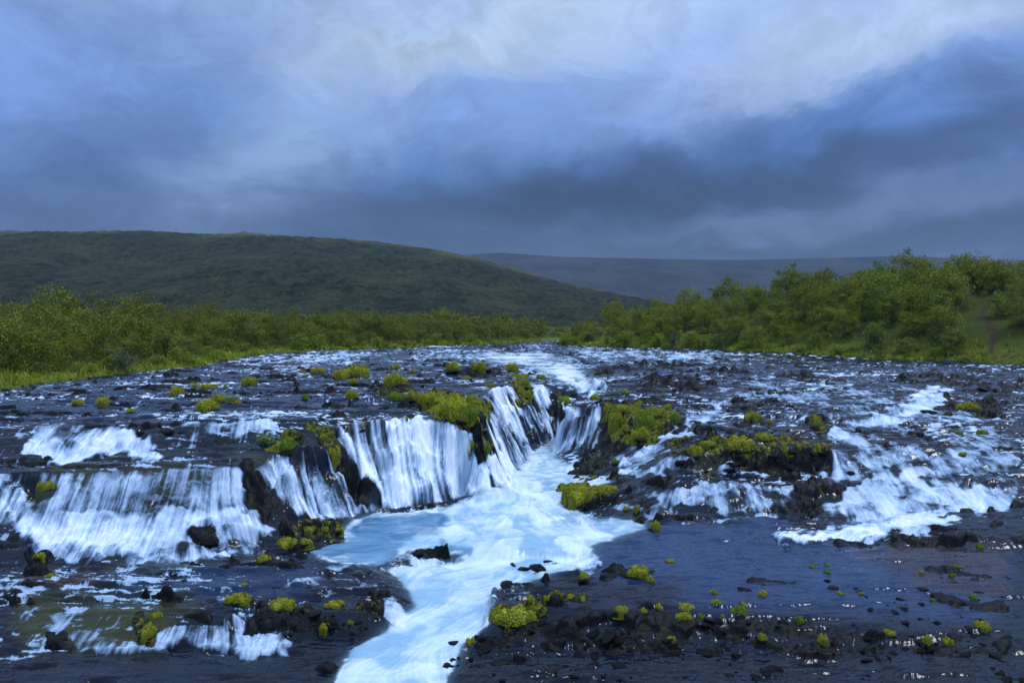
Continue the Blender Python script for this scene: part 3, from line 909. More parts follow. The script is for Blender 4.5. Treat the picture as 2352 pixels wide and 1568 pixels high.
obj('river_water', sub_mesh('river_water', keep & wq, dict(foam=foam, milk=milk, green=np.clip(green, 0, 1), deep=deep, clear=clear, brown=np.clip(brown, 0, 1))), m_water, kind='structure')
obj('riverbed', sub_mesh('riverbed', keep & ~wq, dict(moss=np.clip(moss, 0, 1))), m_rock, kind='structure')


# ------------------------------------------------------------------ banks, hills
def bank_dist(x, y):
    dl = seg_dist(x, y, BANK_L)
    dr = seg_dist(x, y, BANK_R)
    ins = inside(x, y, RIVER)
    d = np.minimum(dl, dr)
    return np.where(ins, -d, d), dl < dr


def ground_z(x, y):
    x = np.asarray(x, np.float32)
    y = np.asarray(y, np.float32)
    d, left = bank_dist(x, y)
    dp = np.maximum(d, 0)
    wz = 0.22 * sstep(61, 72, y)
    zl = 0.06 + 0.25 * sstep(0, 1.2, dp) + 0.5 * sstep(1, 12, dp) + 1.0 * sstep(10, 60, dp)
    hr = np.interp(y, [40, 57, 68, 80, 90, 97, 103, 112, 125], [6.4, 6.2, 5.4, 5.0, 4.6, 3.4, 2.4, 1.8, 1.0])
    zr = 0.06 + 0.3 * sstep(0, 1.0, dp) + hr * (0.35 * sstep(.5, 7, dp) + .65 * sstep(3, 18, dp))
    zr = zr - 0.0 * dp
    z = np.where(left, zl, zr) + wz
    z = z + 0.25 * fbm(x * .16, y * .16, 3, 131) * sstep(1, 8, dp) + 0.06 * fbm(x * .9, y * .9, 3, 133) * sstep(0, 1, dp)
    z = z - 5.0 * sstep(0.0, 1.2, -d)
    far = sstep(125, 260, y)
    return z * (1 - far) + far * (2.2 + 0.6 * fbm(x * .02, y * .02, 3, 135))


def fan_mesh(name, u0, u1, nu, yrows, zf):
    u = np.linspace(u0, u1, nu)
    yy = np.asarray(yrows, float)
    uu, gy = np.meshgrid(u, yy)
    gx = uu * gy
    gz = zf(gx, gy, uu)
    ii = np.arange(len(yy) * nu, dtype=np.int32).reshape(len(yy), nu)
    q = np.stack([ii[:-1, :-1], ii[:-1, 1:], ii[1:, 1:], ii[1:, :-1]], -1).reshape(-1, 4)
    return mesh_from(name, np.stack([gx, gy, gz], -1), q), gx, gy, gz


yr = [8.0]
while yr[-1] < 150:
    yr.append(yr[-1] * 1.012)
while yr[-1] < 4400:
    yr.append(yr[-1] * 1.10)
me, gx, gy, gz = fan_mesh('ground', -1.15, 1.15, 520, yr, lambda x, y, u: ground_z(x, y))
dd, lf = bank_dist(gx, gy)
# bare earth path and cut bank at the right edge
pathd = seg_dist(gx, gy, [(37.6, 57.2), (38.6, 59.5), (40.5, 62.5), (41.5, 66), (44.5, 69), (46, 73)])
earth = (1 - sstep(0.05, 0.45, pathd + .5 * fbm(gx, gy, 2, 141))) + ((1 - sstep(.25, .6, np.abs(dd - 1.5))) * (gx > 27) * (gy < 72) * (gy > 50) * (fbm(gx * .4, gy * .4, 2, 143) > -.25))
add_attr(me, 'earth', np.clip(earth, 0, 1))
add_attr(me, 'edge', np.clip(1 - sstep(1.0, 5.0, dd), 0, 1))
m_ground, t, p, _ = material('bank_turf')
geo = t.n('ShaderNodeNewGeometry').outputs['Position']
n1 = t.noise(geo, .6, 5, .6)
n2 = t.noise(geo, 5.0, 5, .65)
c = t.mix(n1, (0.030, 0.045, 0.008), (0.085, 0.105, 0.014))
c = t.mix(t.math('MULTIPLY', t.attr('edge'), t.smooth(n2, .35, .65)), c, (0.20, 0.24, 0.016))
c = t.mix(t.smooth(n2, .55, .75), c, (0.07, 0.045, 0.012))
c = t.mix(t.attr('earth'), c, t.mix(n2, (0.035, 0.026, 0.014), (0.075, 0.055, 0.034)))
t.put(p.inputs['Base Color'], c)
p.inputs['Roughness'].default_value = .9
p.inputs['Specular IOR Level'].default_value = .15
bump(t, p, t.math('ADD', n1, n2), 1.0, .25)
obj('ground', me, m_ground, kind='structure')

CREST = [(-900, 560), (-400, 540), (73, 532), (150, 533), (250, 531), (340, 530), (470, 538), (530, 537), (556, 533.5), (563, 531), (572, 534), (600, 539), (700, 545), (850, 553), (1000, 573), (1100, 595),
         (1200, 622), (1300, 652), (1400, 673), (1470, 687), (1600, 715), (1750, 735), (2600, 742)]


def hill_z(x, y, u):
    px = CX + x / 700.0 * K
    c = 3 + (745 - np.interp(px, [a for a, b in CREST], [b for a, b in CREST])) * 700.0 / K
    tt = np.clip((y - 215) / (700 - 215), 0, 1)
    pr = tt ** 1.25
    pr = pr - 0.03 * np.sin(tt * 3.0 * np.pi) * (1 - tt)
    gul = 9 * fbm(x * .010 + .3 * y * .006, y * .003, 4, 151) * tt * (1 - tt) * 2.2 - 3 * np.abs(fbm(x * .022, y * .006, 2, 153)) * tt * (1 - tt) * 3
    bush = fbm(x * .13, y * .10, 3, 155)
    b1, b2, bid = worley(x * .16, y * .085, 19)
    bushes = (0.55 + .45 * bid) * np.clip(1 - (b1 / .62) ** 2, 0, 1) * (1 - .6 * sstep(.9, 1.0, tt))
    z = c * pr + gul + 0.6 * bush + (1.0 + 1.8 * sstep(-.3, .5, fbm(x * .012, y * .008, 3, 157))) * bushes
    z = z - 6 * (1 - sstep(205, 245, y))
    z = z - 0.10 * np.maximum(y - 705, 0)
    return z


yh_ = np.concatenate([np.linspace(205, 480, 110), np.linspace(484, 705, 90), np.linspace(720, 1200, 10)])
me, gx, gy, gz = fan_mesh('hill', -1.05, 0.62, 800, yh_, hill_z)
add_attr(me, 'crest', sstep(.90, 1.0, (gy - 215) / 485.0))
add_attr(me, 'gully', np.clip(.5 + .5 * fbm(gx * .02, gy * .011, 3, 161), 0, 1))
m_hill, t, p, _ = material('hill_scrub')
geo = t.n('ShaderNodeNewGeometry').outputs['Position']
st = t.vmath('MULTIPLY', geo, (1, .6, 1))
n1 = t.noise(st, .12, 6, .68)
n2 = t.noise(st, .022, 5, .6)
n3 = t.noise(st, .55, 4, .7)
c = t.mix(t.smooth(n1, .35, .66), (0.012, 0.017, 0.011), (0.046, 0.056, 0.030))
c = t.mix(t.smooth(n2, .48, .68, 0, .75), c, (0.062, 0.068, 0.032))
c = t.mix(t.smooth(n3, .42, .70, 0, .75), c, (0.005, 0.008, 0.006))
c = t.mix(t.math('MULTIPLY', t.attr('crest'), t.smooth(n2, .40, .62)), c, (0.10, 0.105, 0.036))
t.put(p.inputs['Base Color'], c)
p.inputs['Roughness'].default_value = 1
p.inputs['Specular IOR Level'].default_value = .05
bump(t, p, t.math('ADD', n1, t.math('MULTIPLY', n3, .5)), 1.0, 2.5)
obj('hill', me, m_hill, kind='structure')

CREST2 = [(-3000, 580), (-700, 560), (30, 528), (100, 540), (400, 590), (900, 596), (1000, 592), (1060, 586), (1150, 580), (1300, 590), (1500, 594), (1700, 597), (1900, 592), (2080, 587), (2279, 598), (2700, 590), (4500, 610)]


def far_z(x, y, u):
    px = CX + x / 2600.0 * K
    c = 3 + (745 - np.interp(px, [a for a, b in CREST2], [b for a, b in CREST2])) * 2600.0 / K
    tt = np.clip((y - 1250) / (2600 - 1250), 0, 1)
    z = c * (.55 * tt ** 1.5 + .45 * sstep(.15, 1.0, tt))
    z = z + 26 * fbm(x * .0022, y * .0016, 4, 171) * tt * (1 - tt) * 2.0 + 5 * fbm(x * .012, y * .004, 3, 175) * tt * (1 - tt)
    return z - 15 * (1 - sstep(1240, 1340, y)) - .08 * np.maximum(y - 2620, 0)


me, gx, gy, gz = fan_mesh('far_hills', -1.3, 1.3, 420, np.concatenate([np.linspace(1240, 2620, 110), np.linspace(2700, 4200, 6)]), far_z)
m_far, t, p, _ = material('far_moor')
geo = t.n('ShaderNodeNewGeometry').outputs['Position']
st = t.vmath('MULTIPLY', geo, (1, .35, 2.5))
n1 = t.noise(st, .006, 7, .62, .6)
n2 = t.noise(st, .03, 5, .6)
c = t.mix(t.smooth(n1, .35, .65), (0.010, 0.014, 0.017), (0.038, 0.045, 0.038))
c = t.mix(t.smooth(n2, .5, .72, 0, .5), c, (0.012, 0.014, 0.014))
t.put(p.inputs['Base Color'], c)
p.inputs['Roughness'].default_value = 1
p.inputs['Specular IOR Level'].default_value = .05
bump(t, p, t.math('ADD', n1, n2), 1.0, 20.0)
obj('far_hills', me, m_far, kind='structure')

# ------------------------------------------------------------------ damp air
hz = bpy.data.meshes.new('haze')
X0, X1, Y0, Y1, Z0, Z1 = -6200, 6200, -60, 5200, -18, 330
hz.from_pydata([(x, y, z) for x in (X0, X1) for y in (Y0, Y1) for z in (Z0, Z1)], [],
               [(0, 1, 3, 2), (4, 6, 7, 5), (0, 4, 5, 1), (2, 3, 7, 6), (0, 2, 6, 4), (1, 5, 7, 3)])
m_haze = bpy.data.materials.new('haze')
m_haze.use_nodes = True
hn = NT(m_haze.node_tree)
ho = hn.n('ShaderNodeOutputMaterial')
pv = hn.n('ShaderNodeVolumePrincipled')
pv.inputs['Color'].default_value = (0.55, 0.70, 1.0, 1)
pv.inputs['Density'].default_value = 0.00012
pv.inputs['Anisotropy'].default_value = 0.2
hn.t.links.new(pv.outputs[0], ho.inputs['Volume'])
obj('haze', hz, m_haze, kind='stuff')

# ------------------------------------------------------------------ plants
rnd = random.Random(21)


def leaf_quads(cen, nor, size, rng, aspect=.62):
    """one folded leaf per centre, facing roughly along nor"""
    n = len(cen)
    a = rng.normal(size=(n, 3))
    nor = nor / (np.linalg.norm(nor, axis=1, keepdims=True) + 1e-9)
    a -= nor * (a * nor).sum(1, keepdims=True)
    a /= np.linalg.norm(a, axis=1, keepdims=True) + 1e-9
    b = np.cross(nor, a)
    sz = size * (0.6 + .8 * rng.random((n, 1)))
    a = a * sz
    b = b * sz * aspect
    v = np.stack([cen - a, cen + b * .5, cen + a, cen - b * .5], 1)
    v[:, 1] += nor * sz * .12
    v[:, 3] += nor * sz * .12
    f = np.arange(4 * n, dtype=np.int32).reshape(n, 4)
    return v.reshape(-1, 3), f


def tube_mesh(paths, segs=5):
    """paths: list of (points, radii)"""
    vs, fs = [], []
    o = 0
    for pts, rad in paths:
        pts = [Vector(q) for q in pts]
        for i, q in enumerate(pts):
            d = (pts[min(i + 1, len(pts) - 1)] - pts[max(i - 1, 0)]).normalized()
            e = d.orthogonal().normalized()
            g = d.cross(e)
            for k in range(segs):
                a = 2 * math.pi * k / segs
                vs.append(q + (e * math.cos(a) + g * math.sin(a)) * rad[i])
        for i in range(len(pts) - 1):
            for k in range(segs):
                k2 = (k + 1) % segs
                fs.append((o + i * segs + k, o + i * segs + k2, o + (i + 1) * segs + k2, o + (i + 1) * segs + k))
        o += len(pts) * segs
    return mesh_from('tube', np.array([tuple(v) for v in vs]), np.array(fs, np.int32))


def leaf_material(name, dark, light, warm, rnd_amt=.5, trans=.25):
    m, t, p, out = material(name)
    oi = t.n('ShaderNodeObjectInfo').outputs['Random']
    tone = t.attr('tone')
    c = t.mix(tone, dark, light)
    c = t.mix(t.math('MULTIPLY', oi, rnd_amt), c, t.mix(tone, (warm[0] * .4, warm[1] * .4, warm[2] * .4), warm))
    t.put(p.inputs['Base Color'], c)
    p.inputs['Roughness'].default_value = .6
    p.inputs['Specular IOR Level'].default_value = .25
    tr = t.n('ShaderNodeBsdfTranslucent')
    t.put(tr.inputs[0], c)
    mx = t.n('ShaderNodeMixShader')
    mx.inputs[0].default_value = trans
    t.t.links.new(p.outputs[0], mx.inputs[1])
    t.t.links.new(tr.outputs[0], mx.inputs[2])
    t.t.links.new(mx.outputs[0], out.inputs[0])
    return m


m_leaf_l = leaf_material('birch_leaves_olive', (0.036, 0.054, 0.006), (0.25, 0.30, 0.022), (0.25, 0.23, 0.022))
m_leaf_r = leaf_material('birch_leaves_green', (0.034, 0.056, 0.006), (0.30, 0.37, 0.024), (0.34, 0.31, 0.02))
m_leaf_w = leaf_material('willow_leaves', (0.040, 0.060, 0.030), (0.15, 0.19, 0.11), (0.12, 0.16, 0.08), .3)
m_herb = leaf_material('herb_leaves', (0.06, 0.11, 0.006), (0.30, 0.42, 0.018), (0.36, 0.38, 0.016), .5, .3)
m_moss = leaf_material('moss', (0.085, 0.095, 0.006), (0.62, 0.66, 0.022), (0.46, 0.34, 0.014), .35, .1)
m_mossg = leaf_material('bright_moss', (0.055, 0.095, 0.006), (0.28, 0.42, 0.018), (0.30, 0.38, 0.014), .4, .1)
m_grass = leaf_material('grass', (0.090, 0.130, 0.010), (0.42, 0.50, 0.028), (0.38, 0.33, 0.05), .5, .25)
m_umbel = leaf_material('umbel_flowers', (0.20, 0.20, 0.02), (0.50, 0.46, 0.04), (0.42, 0.44, 0.05), .4, .2)
m_bark, t, p, _ = material('birch_bark')
geo = t.n('ShaderNodeNewGeometry').outputs['Position']
t.put(p.inputs['Base Color'], t.mix(t.noise(geo, 8, 4), (0.035, 0.028, 0.024), (0.13, 0.115, 0.10)))
p.inputs['Roughness'].default_value = .8
m_stem, t, p, _ = material('herb_stem')
p.inputs['Base Color'].default_value = (0.10, 0.13, 0.02, 1)


def tree_proto(seed, hgt=3.4, wid=2.0, leaves=2600, leaf=.075):
    rng = np.random.default_rng(seed)
    r = random.Random(seed)
    paths, tips, twigs = [], [], []
    for k in range(r.randint(4, 6)):
        a = r.uniform(0, 6.28)
        lean = r.uniform(.15, .75) * wid * .55
        top = Vector((math.cos(a) * lean, math.sin(a) * lean, hgt * r.uniform(.55, .86)))
        pts, rad = [], []
        n = 6
        for i in range(n):
            f = i / (n - 1)
            q = Vector((top.x * f ** 1.3, top.y * f ** 1.3, top.z * f)) + Vector((r.uniform(-.07, .07), r.uniform(-.07, .07), 0)) * (f > 0)
            pts.append(q)
            rad.append(.055 * (1 - .82 * f))
        paths.append((pts, rad))
        tips.append(pts[-1])
        for b in range(6):
            i = r.randint(1, n - 1)
            q = pts[i]
            aa = r.uniform(0, 6.28)
            ln = r.uniform(.35, .9)
            e = q + Vector((math.cos(aa) * ln, math.sin(aa) * ln, r.uniform(.15, .75)))
            mid = (q + e) / 2 + Vector((0, 0, .08))
            twigs.append(([q, mid, e], [.022, .015, .006]))
            tips.append(e)
    trunk = tube_mesh(paths, 4)
    twig = tube_mesh(twigs, 3)
    # clumps around branch tips and over an uneven dome
    cl = [np.array(q) for q in tips]
    while len(cl) < 95:
        a = r.uniform(0, 6.28)
        zz = r.uniform(.03, 1.0)
        rr = wid * .5 * math.sqrt(max(0.02, 1 - abs(zz - .35) ** 2 / .46)) * r.uniform(.55, 1.05)
        cl.append(np.array((math.cos(a) * rr, math.sin(a) * rr, zz * hgt * r.uniform(.85, 1.02))))
    cl = np.array(cl)
    w8 = rng.random(len(cl)) ** 1.4 + .15
    which = rng.choice(len(cl), leaves, p=w8 / w8.sum())
    off = rng.normal(size=(leaves, 3)) * np.array([.21, .21, .16]) * (.6 + .8 * rng.random((len(cl), 1)))[which]
    cen = cl[which] + off
    cen[:, 2] = np.maximum(cen[:, 2], .05)
    nor = rng.normal(size=(leaves, 3)) * .8 + np.array([0, 0, .9]) + cen * np.array([.35, .35, 0])
    v, f = leaf_quads(cen, nor, leaf, rng, .9)
    me = mesh_from('crown', v, f, smooth=False)
    ctone = rng.random(len(cl)) * .6
    tone = np.clip(ctone[which] + .45 * rng.random(leaves), 0, 1)
    add_attr(me, 'tone', np.repeat(tone, 4))
    return trunk, me, twig


PROTO_L = [tree_proto(300 + k, 2.9 + .25 * (k % 3), 3.6 + .4 * (k % 2), 5600, .072) for k in range(5)]
PROTO_R = [tree_proto(400 + k, 3.1 + .3 * (k % 3), 3.5 + .4 * (k % 2), 6000, .075) for k in range(5)]
PROTO_W = [tree_proto(500 + k, 1.1, 1.7, 1500, .05) for k in range(2)]
for tr_, cr_, tw_ in PROTO_L:
    tr_.materials.append(m_bark)
    tw_.materials.append(m_bark)
    cr_.materials.append(m_leaf_l)
for tr_, cr_, tw_ in PROTO_R:
    tr_.materials.append(m_bark)
    tw_.materials.append(m_bark)
    cr_.materials.append(m_leaf_r)
for tr_, cr_, tw_ in PROTO_W:
    tr_.materials.append(m_bark)
    tw_.materials.append(m_bark)
    cr_.materials.append(m_leaf_w)


def plant_tree(name, proto, loc, sc_, rz, label, cat, group, sz=None):
    root = obj(name, None, None, None, loc, label=label, category=cat, group=group)
    root.rotation_euler = (0, 0, rz)
    root.scale = (sc_, sc_, sz or sc_)
    tk = obj('trunk', proto[0], None, root)
    obj('branches', proto[2], None, tk, kind='stuff')
    obj('crown', proto[1], None, root)
    return root


def gz1(x, y):
    return float(ground_z(np.array([x]), np.array([y]))[0])


def at_u(px, y):
    x = (px - CX) / K * y
    return x, y


tree_n = 0


def scatter(side, n_try, seed, spacing, dmin, dmax, ymax):
    r = np.random.default_rng(seed)
    uu = r.uniform(-.80, .80, n_try)
    yy = r.uniform(30, ymax, n_try)
    xx = uu * yy
    d, left = bank_dist(xx, yy)
    ok = (d > dmin) & (d < dmax) & (left == (side == 'L'))
    if side == 'L':
        ok &= xx < 40
    pts = []
    for x, y, dd_ in sorted(zip(xx[ok], yy[ok], d[ok]), key=lambda q: q[2]):
        s_ = spacing + .012 * y
        if all((x - a) ** 2 + (y - b) ** 2 > s_ * s_ for a, b, c_ in pts):
            pts.append((x, y, dd_))
    return pts


left_pts = scatter('L', 6000, 1, 2.0, 2.4, 32, 150)
right_pts = scatter('R', 9000, 2, 1.75, 1.8, 23, 116)
right_pts = [q for q in right_pts if seg_dist(np.array([q[0]]), np.array([q[1]]), [(37.6, 57.2), (38.6, 59.5), (40.5, 62.5), (41.5, 66), (44.5, 69)])[0] > 1.6]
print('trees', len(left_pts), len(right_pts))
extra = []
for side, pts, PR, lim in (('L', left_pts, PROTO_L, 148), ('R', right_pts, PROTO_R, 148)):
    pts = sorted(pts, key=lambda q: q[1] + q[2] * .8)
    for k, (x, y, d_) in enumerate(pts):
        sc_ = rnd.uniform(.68, 1.25) * (0.42 + .58 * min(1, d_ / 8.0))
        if side == 'L':
            sc_ *= 1.05
        if k >= lim:
            extra.append((x, y, sc_, PR[k % 5][1], side))
            continue
        pxc = CX + K * x / y
        row = 'low front-row' if d_ < 7 else 'middle-row' if d_ < 14 else 'tall back-row'
        if side == 'L':
            zone = ('by the left picture edge' if pxc < 330 else 'behind the jutting left shore' if pxc < 600 else 'behind the tall yellow shore flowers' if pxc < 820
                    else 'on the far left shore' if pxc < 1100 else 'at the far river bend')
            lab = row + ' olive birch shrub in the thicket ' + zone
        else:
            zone = ('at the tip of the right bank' if pxc < 1480 else 'above the yellow flower row' if pxc < 1720 else 'in the middle of the right slope' if pxc < 1980
                    else 'above the bare cut bank' if pxc < 2180 else 'beside the earth path')
            lab = row + ' green birch tree ' + zone
        plant_tree('birch_shrub' if side == 'L' else 'birch_tree', PR[rnd.randrange(5)], (x, y, gz1(x, y) - .08), sc_, rnd.uniform(0, 6.28), lab,
                   'shrub' if side == 'L' else 'tree', 'birch shrubs of the left bank' if side == 'L' else 'birch trees of the right slope', sc_ * rnd.uniform(.85, 1.2))
for (px, yd, sc_, lab) in ((2085, 80, 1.4, 'tall dark birch pair crown rising from the skyline of the right slope'), (2125, 81, 1.2, 'dark birch crown right of the tallest skyline crown'),
                           (2232, 76, 1.25, 'dark ragged birch on the skyline at the right picture edge'), (2275, 75, 1.15, 'slim birch beside the ragged skyline tree at right edge'),
                           (1815, 90, 1.3, 'lone pointed birch on the skyline in the dip of the right slope'), (1880, 88, 1.1, 'thin open birch on the skyline right of the dip'),
                           (1665, 99, 1.5, 'broad dark birch crown on the skyline left of the dip'), (1710, 98, 1.4, 'second broad dark birch crown on the skyline left of the dip'),
                           (125, 62, 1.35, 'tall light-green birch standing above the left thicket'), (1010, 118, 1.4, 'broad dark bush standing out of the far left thicket')):
    x, y = at_u(px, yd)
    plant_tree('birch_tree', PROTO_R[rnd.randrange(5)], (x, y, gz1(x, y) - .1), sc_ * .92, rnd.uniform(0, 6.28), lab, 'tree', 'stand-out trees of the skyline', sc_ * 1.1)
# the farther wood that reads as one mass
for side, mat in (('L', m_leaf_l), ('R', m_leaf_r)):
    vs, fs, ts, o_ = [], [], [], 0
    for (x, y, sc_, me, sd) in extra:
        if sd != side:
            continue
        n = len(me.polygons)
        co = np.empty(len(me.vertices) * 3, np.float32)
        me.vertices.foreach_get('co', co)
        co = co.reshape(-1, 4, 3)
        tn = np.empty(len(me.vertices), np.float32)
        me.attributes['tone'].data.foreach_get('value', tn)
        pick = np.arange(0, n, 5)
        c4 = co[pick]
        mid = c4.mean(1, keepdims=True)
        c4 = mid + (c4 - mid) * 2.1
        a = rnd.uniform(0, 6.28)
        ca, sa = math.cos(a), math.sin(a)
        q = c4.reshape(-1, 3) * sc_
        q = np.stack([q[:, 0] * ca - q[:, 1] * sa + x, q[:, 0] * sa + q[:, 1] * ca + y, q[:, 2] + gz1(x, y)], 1)
        vs.append(q)
        fs.append(np.arange(len(q)).reshape(-1, 4) + o_)
        ts.append(tn.reshape(-1, 4)[pick].ravel())
        o_ += len(q)
    if vs:
        me = mesh_from('woodland', np.concatenate(vs), np.concatenate(fs), smooth=False)
        add_attr(me, 'tone', np.concatenate(ts))
        obj('woodland', me, mat, kind='stuff', category='woodland',
            label='dense birch scrub filling the ground behind the left bank' if side == 'L' else 'dense birch scrub over the top of the right slope')

# low silvery willows along the water's edge
for (px, yd, sc_, lab) in ((283, 45.5, .75, 'low silvery willow bush at the foot of the left thicket'), (1655, 80.0, 1.0, 'white-flecked willow bush on the right shore behind yellow flowers'),
                           (1545, 86.0, .8, 'silvery willow bush on the right shore left of the flower clumps'), (2010, 66.5, .8, 'pale willow bush low on the right slope near the bare bank'),
                           (640, 71.0, .8, 'silvery willow bush behind the left shore flowers'), (2180, 62.5, .9, 'round grey-green willow bush beside the earth path'),
                           (1350, 99.0, .8, 'pale willow bush at the tip of the right bank')):
    x, y = at_u(px, yd)
    plant_tree('willow_bush', PROTO_W[rnd.randrange(2)], (x, y, gz1(x, y) - .05), sc_ * 1.3, rnd.uniform(0, 6.28), lab, 'bush', 'silvery willow bushes')

# ---- herbs: leafy angelica clumps, with or without yellow umbels
def herb_proto(seed, hgt, wid, n_stem, umbels):
    rng = np.random.default_rng(seed)
    r = random.Random(seed)
    paths, lc, ln, uc, un = [], [], [], [], []
    for k in range(n_stem):
        a = r.uniform(0, 6.28)
        rr = wid * .5 * math.sqrt(r.random())
        h_ = hgt * r.uniform(.6, 1.0)
        b = Vector((math.cos(a) * rr * .35, math.sin(a) * rr * .35, 0))
        e = Vector((math.cos(a) * rr, math.sin(a) * rr, h_))
        m_ = (b + e) / 2 + Vector((0, 0, h_ * .12))
        paths.append(([b, m_, e], [.012, .009, .006]))
        for i in range(44):
            f = r.random() ** .7
            q = b.lerp(e, f)
            sp_ = wid * .22 * (1.1 - .5 * f)
            lc.append((q.x + r.gauss(0, sp_), q.y + r.gauss(0, sp_), max(.02, q.z + r.gauss(0, .05) * hgt)))
            ln.append((r.gauss(0, .5), r.gauss(0, .5), 1.0))
        if umbels and r.random() < umbels:
            for i in range(34):
                aa, q_ = r.uniform(0, 6.28), math.sqrt(r.random()) * .11
                uc.append((e.x + math.cos(aa) * q_, e.y + math.sin(aa) * q_, e.z + .05 - 2.2 * q_ * q_ + r.uniform(-.01, .02)))
                un.append((r.gauss(0, .3), r.gauss(0, .3), 1))
    st_ = tube_mesh(paths, 4)
    v, f = leaf_quads(np.array(lc), np.array(ln), .055 * max(.5, hgt), rng, .95)
    lv_ = mesh_from('leaves', v, f, smooth=False)
    add_attr(lv_, 'tone', np.repeat(rng.random(len(lc)), 4))
    um = None
    if uc:
        v, f = leaf_quads(np.array(uc), np.array(un), .026, rng, 1.6)
        um = mesh_from('flower_heads', v, f, smooth=False)
        add_attr(um, 'tone', np.repeat(rng.random(len(uc)), 4))
        um.materials.append(m_umbel)
    st_.materials.append(m_stem)
    lv_.materials.append(m_herb)
    return st_, lv_, um


HERB_F = [herb_proto(600 + k, 1.0, 1.3, 20, .85) for k in range(3)]
HERB_G = [herb_proto(620 + k, .7, 1.2, 20, 0) for k in range(3)]
HERB_S = [herb_proto(640 + k, .55, .7, 9, .25) for k in range(3)]


def plant_herb(proto, loc, sc_, label, group=None, name='angelica_plant'):
    root = obj(name, None, None, None, loc, label=label, category='plant', group=group)
    root.rotation_euler = (0, 0, rnd.uniform(0, 6.28))
    root.scale = (sc_, sc_, sc_ * rnd.uniform(.9, 1.15))
    st_ = obj('stem', proto[0], None, root)
    obj('leaves', proto[1], None, root)
    if proto[2]:
        obj('flower_heads', proto[2], None, st_, kind='stuff')
    return root


def bank_point(px, side, off):
    """a point off metres behind the bank line on the bearing of a picture column"""
    u = (px - CX) / K
    yy = np.linspace(30, 130, 2400)
    d, left = bank_dist(u * yy, yy)
    ok = np.nonzero((d > off) & (left == (side == 'L')) & (yy > 36))[0]
    if side == 'L' and px > 1150:
        ok = ok[yy[ok] > 100]
    y = float(yy[ok[0]]) if len(ok) else float(yy[np.argmin(np.abs(d - off) + 50 * (left != (side == 'L')))])
    return u * y, y


SHORE = [  # column, side, metres behind the water, size, flowering, label
    (360, 'L', .9, .8, 1, 'yellow-green angelica clump at the left shore, nearest the picture edge'), (407, 'L', 1.3, 1.0, 1, 'yellow flowering angelica clump on the left shore near the thicket'),
    (440, 'L', .6, .7, 0, 'bright green leafy clump at the left water line'), (505, 'L', 1.0, 1.0, 0, 'fresh green leafy clump where the left bank juts into the river'),
    (470, 'L', 2.2, 1.0, 1, 'tall yellow angelica behind the jutting left shore'), (560, 'L', 1.6, .9, 1, 'small yellow angelica clump past the jutting left shore'),
    (685, 'L', .8, 1.4, 1, 'large yellow angelica clump on the left shore, first of a tall pair'), (728, 'L', .8, 1.4, 1, 'large yellow angelica clump on the left shore, second of a tall pair'),
    (800, 'L', .9, 1.0, 1, 'yellow-green angelica on the far left shore above the rapid'), (865, 'L', .8, 1.2, 1, 'yellow angelica clump on the far left shore before the tufted islet'),
    (930, 'L', .8, 1.1, 0, 'leafy green clump on the far left shore'), (1000, 'L', 1.0, 1.2, 1, 'pale yellow angelica on the far shore left of the slot'),
    (1085, 'L', .9, 1.2, 1, 'distant yellow-green angelica on the far shore near the river bend'), (1180, 'L', 1.0, 1.2, 0, 'distant green clump at the far bend of the river'),
    (1296, 'R', .4, 1.5, 1, 'pale yellow angelica on the tip of the right bank'), (1325, 'R', .8, 1.5, 0, 'green leafy clump just behind the tip of the right bank'),
    (1395, 'R', .8, 1.3, 0, 'green leafy clump on the right shore beyond the yellow flowers'), (1440, 'R', .8, 1.5, 1, 'yellow angelica clump on the right shore, farthest of the big ones'),
    (1508, 'R', .5, 1.4, 1, 'bright yellow angelica standing alone on the right shore'), (1580, 'R', .7, 1.6, 1, 'big yellow-green angelica on the right shore, left of a row'),
    (1612, 'R', .7, 1.5, 1, 'big yellow angelica in the middle of the right shore row'), (1648, 'R', .7, 1.4, 1, 'yellow angelica at the right end of the shore row'),
    (1705, 'R', .6, 1.2, 0, 'rounded green leafy clump on the right shore'), (1760, 'R', .6, 1.1, 0, 'low green leafy clump along the right water line'),
    (1838, 'R', .5, 1.3, 0, 'round bright green bushy clump at the right water line'), (1925, 'R', .6, 1.2, 0, 'long-leaved green clump near the bare cut bank'), (2150, 'R', 1.0, .9, 1, 'small pale-flowered clump above the mossy right water edge'),
    (175, 'L', 1.0, .9, 0, 'dark leafy clump low on the left bank near the picture edge'), (255, 'L', .9, .8, 1, 'small yellow-flowered clump on the grassy left bank edge'),
]
for i, (px, sd, off, sc_, fl, lab) in enumerate(SHORE):
    x, y = bank_point(px, sd, off)
    plant_herb((HERB_F if fl else HERB_G)[i % 3], (x, y, gz1(x, y) - .05), sc_, lab, 'herb clumps along the shores')

for k in range(26):
    px = rnd.uniform(90, 1150)
    x, y = bank_point(px, 'L', rnd.uniform(.3, 2.6))
    plant_herb((HERB_S if k % 3 else HERB_G)[k % 3], (x, y, gz1(x, y) - .04), rnd.uniform(.7, 1.25), 'small leafy herb in the grass strip of the left shore' + (' near the picture edge' if px < 450 else ' along the far reach'), 'small herbs of the left shore', 'leafy_herb')
for k in range(16):
    px = rnd.uniform(1380, 2230)
    x, y = bank_point(px, 'R', rnd.uniform(.3, 2.2))
    plant_herb((HERB_S if k % 3 else HERB_G)[k % 3], (x, y, gz1(x, y) - .04), rnd.uniform(.7, 1.25), 'small leafy herb in the grass strip of the right shore' + (' near the yellow flowers' if px < 1750 else ' towards the picture edge'), 'small herbs of the right shore', 'leafy_herb')

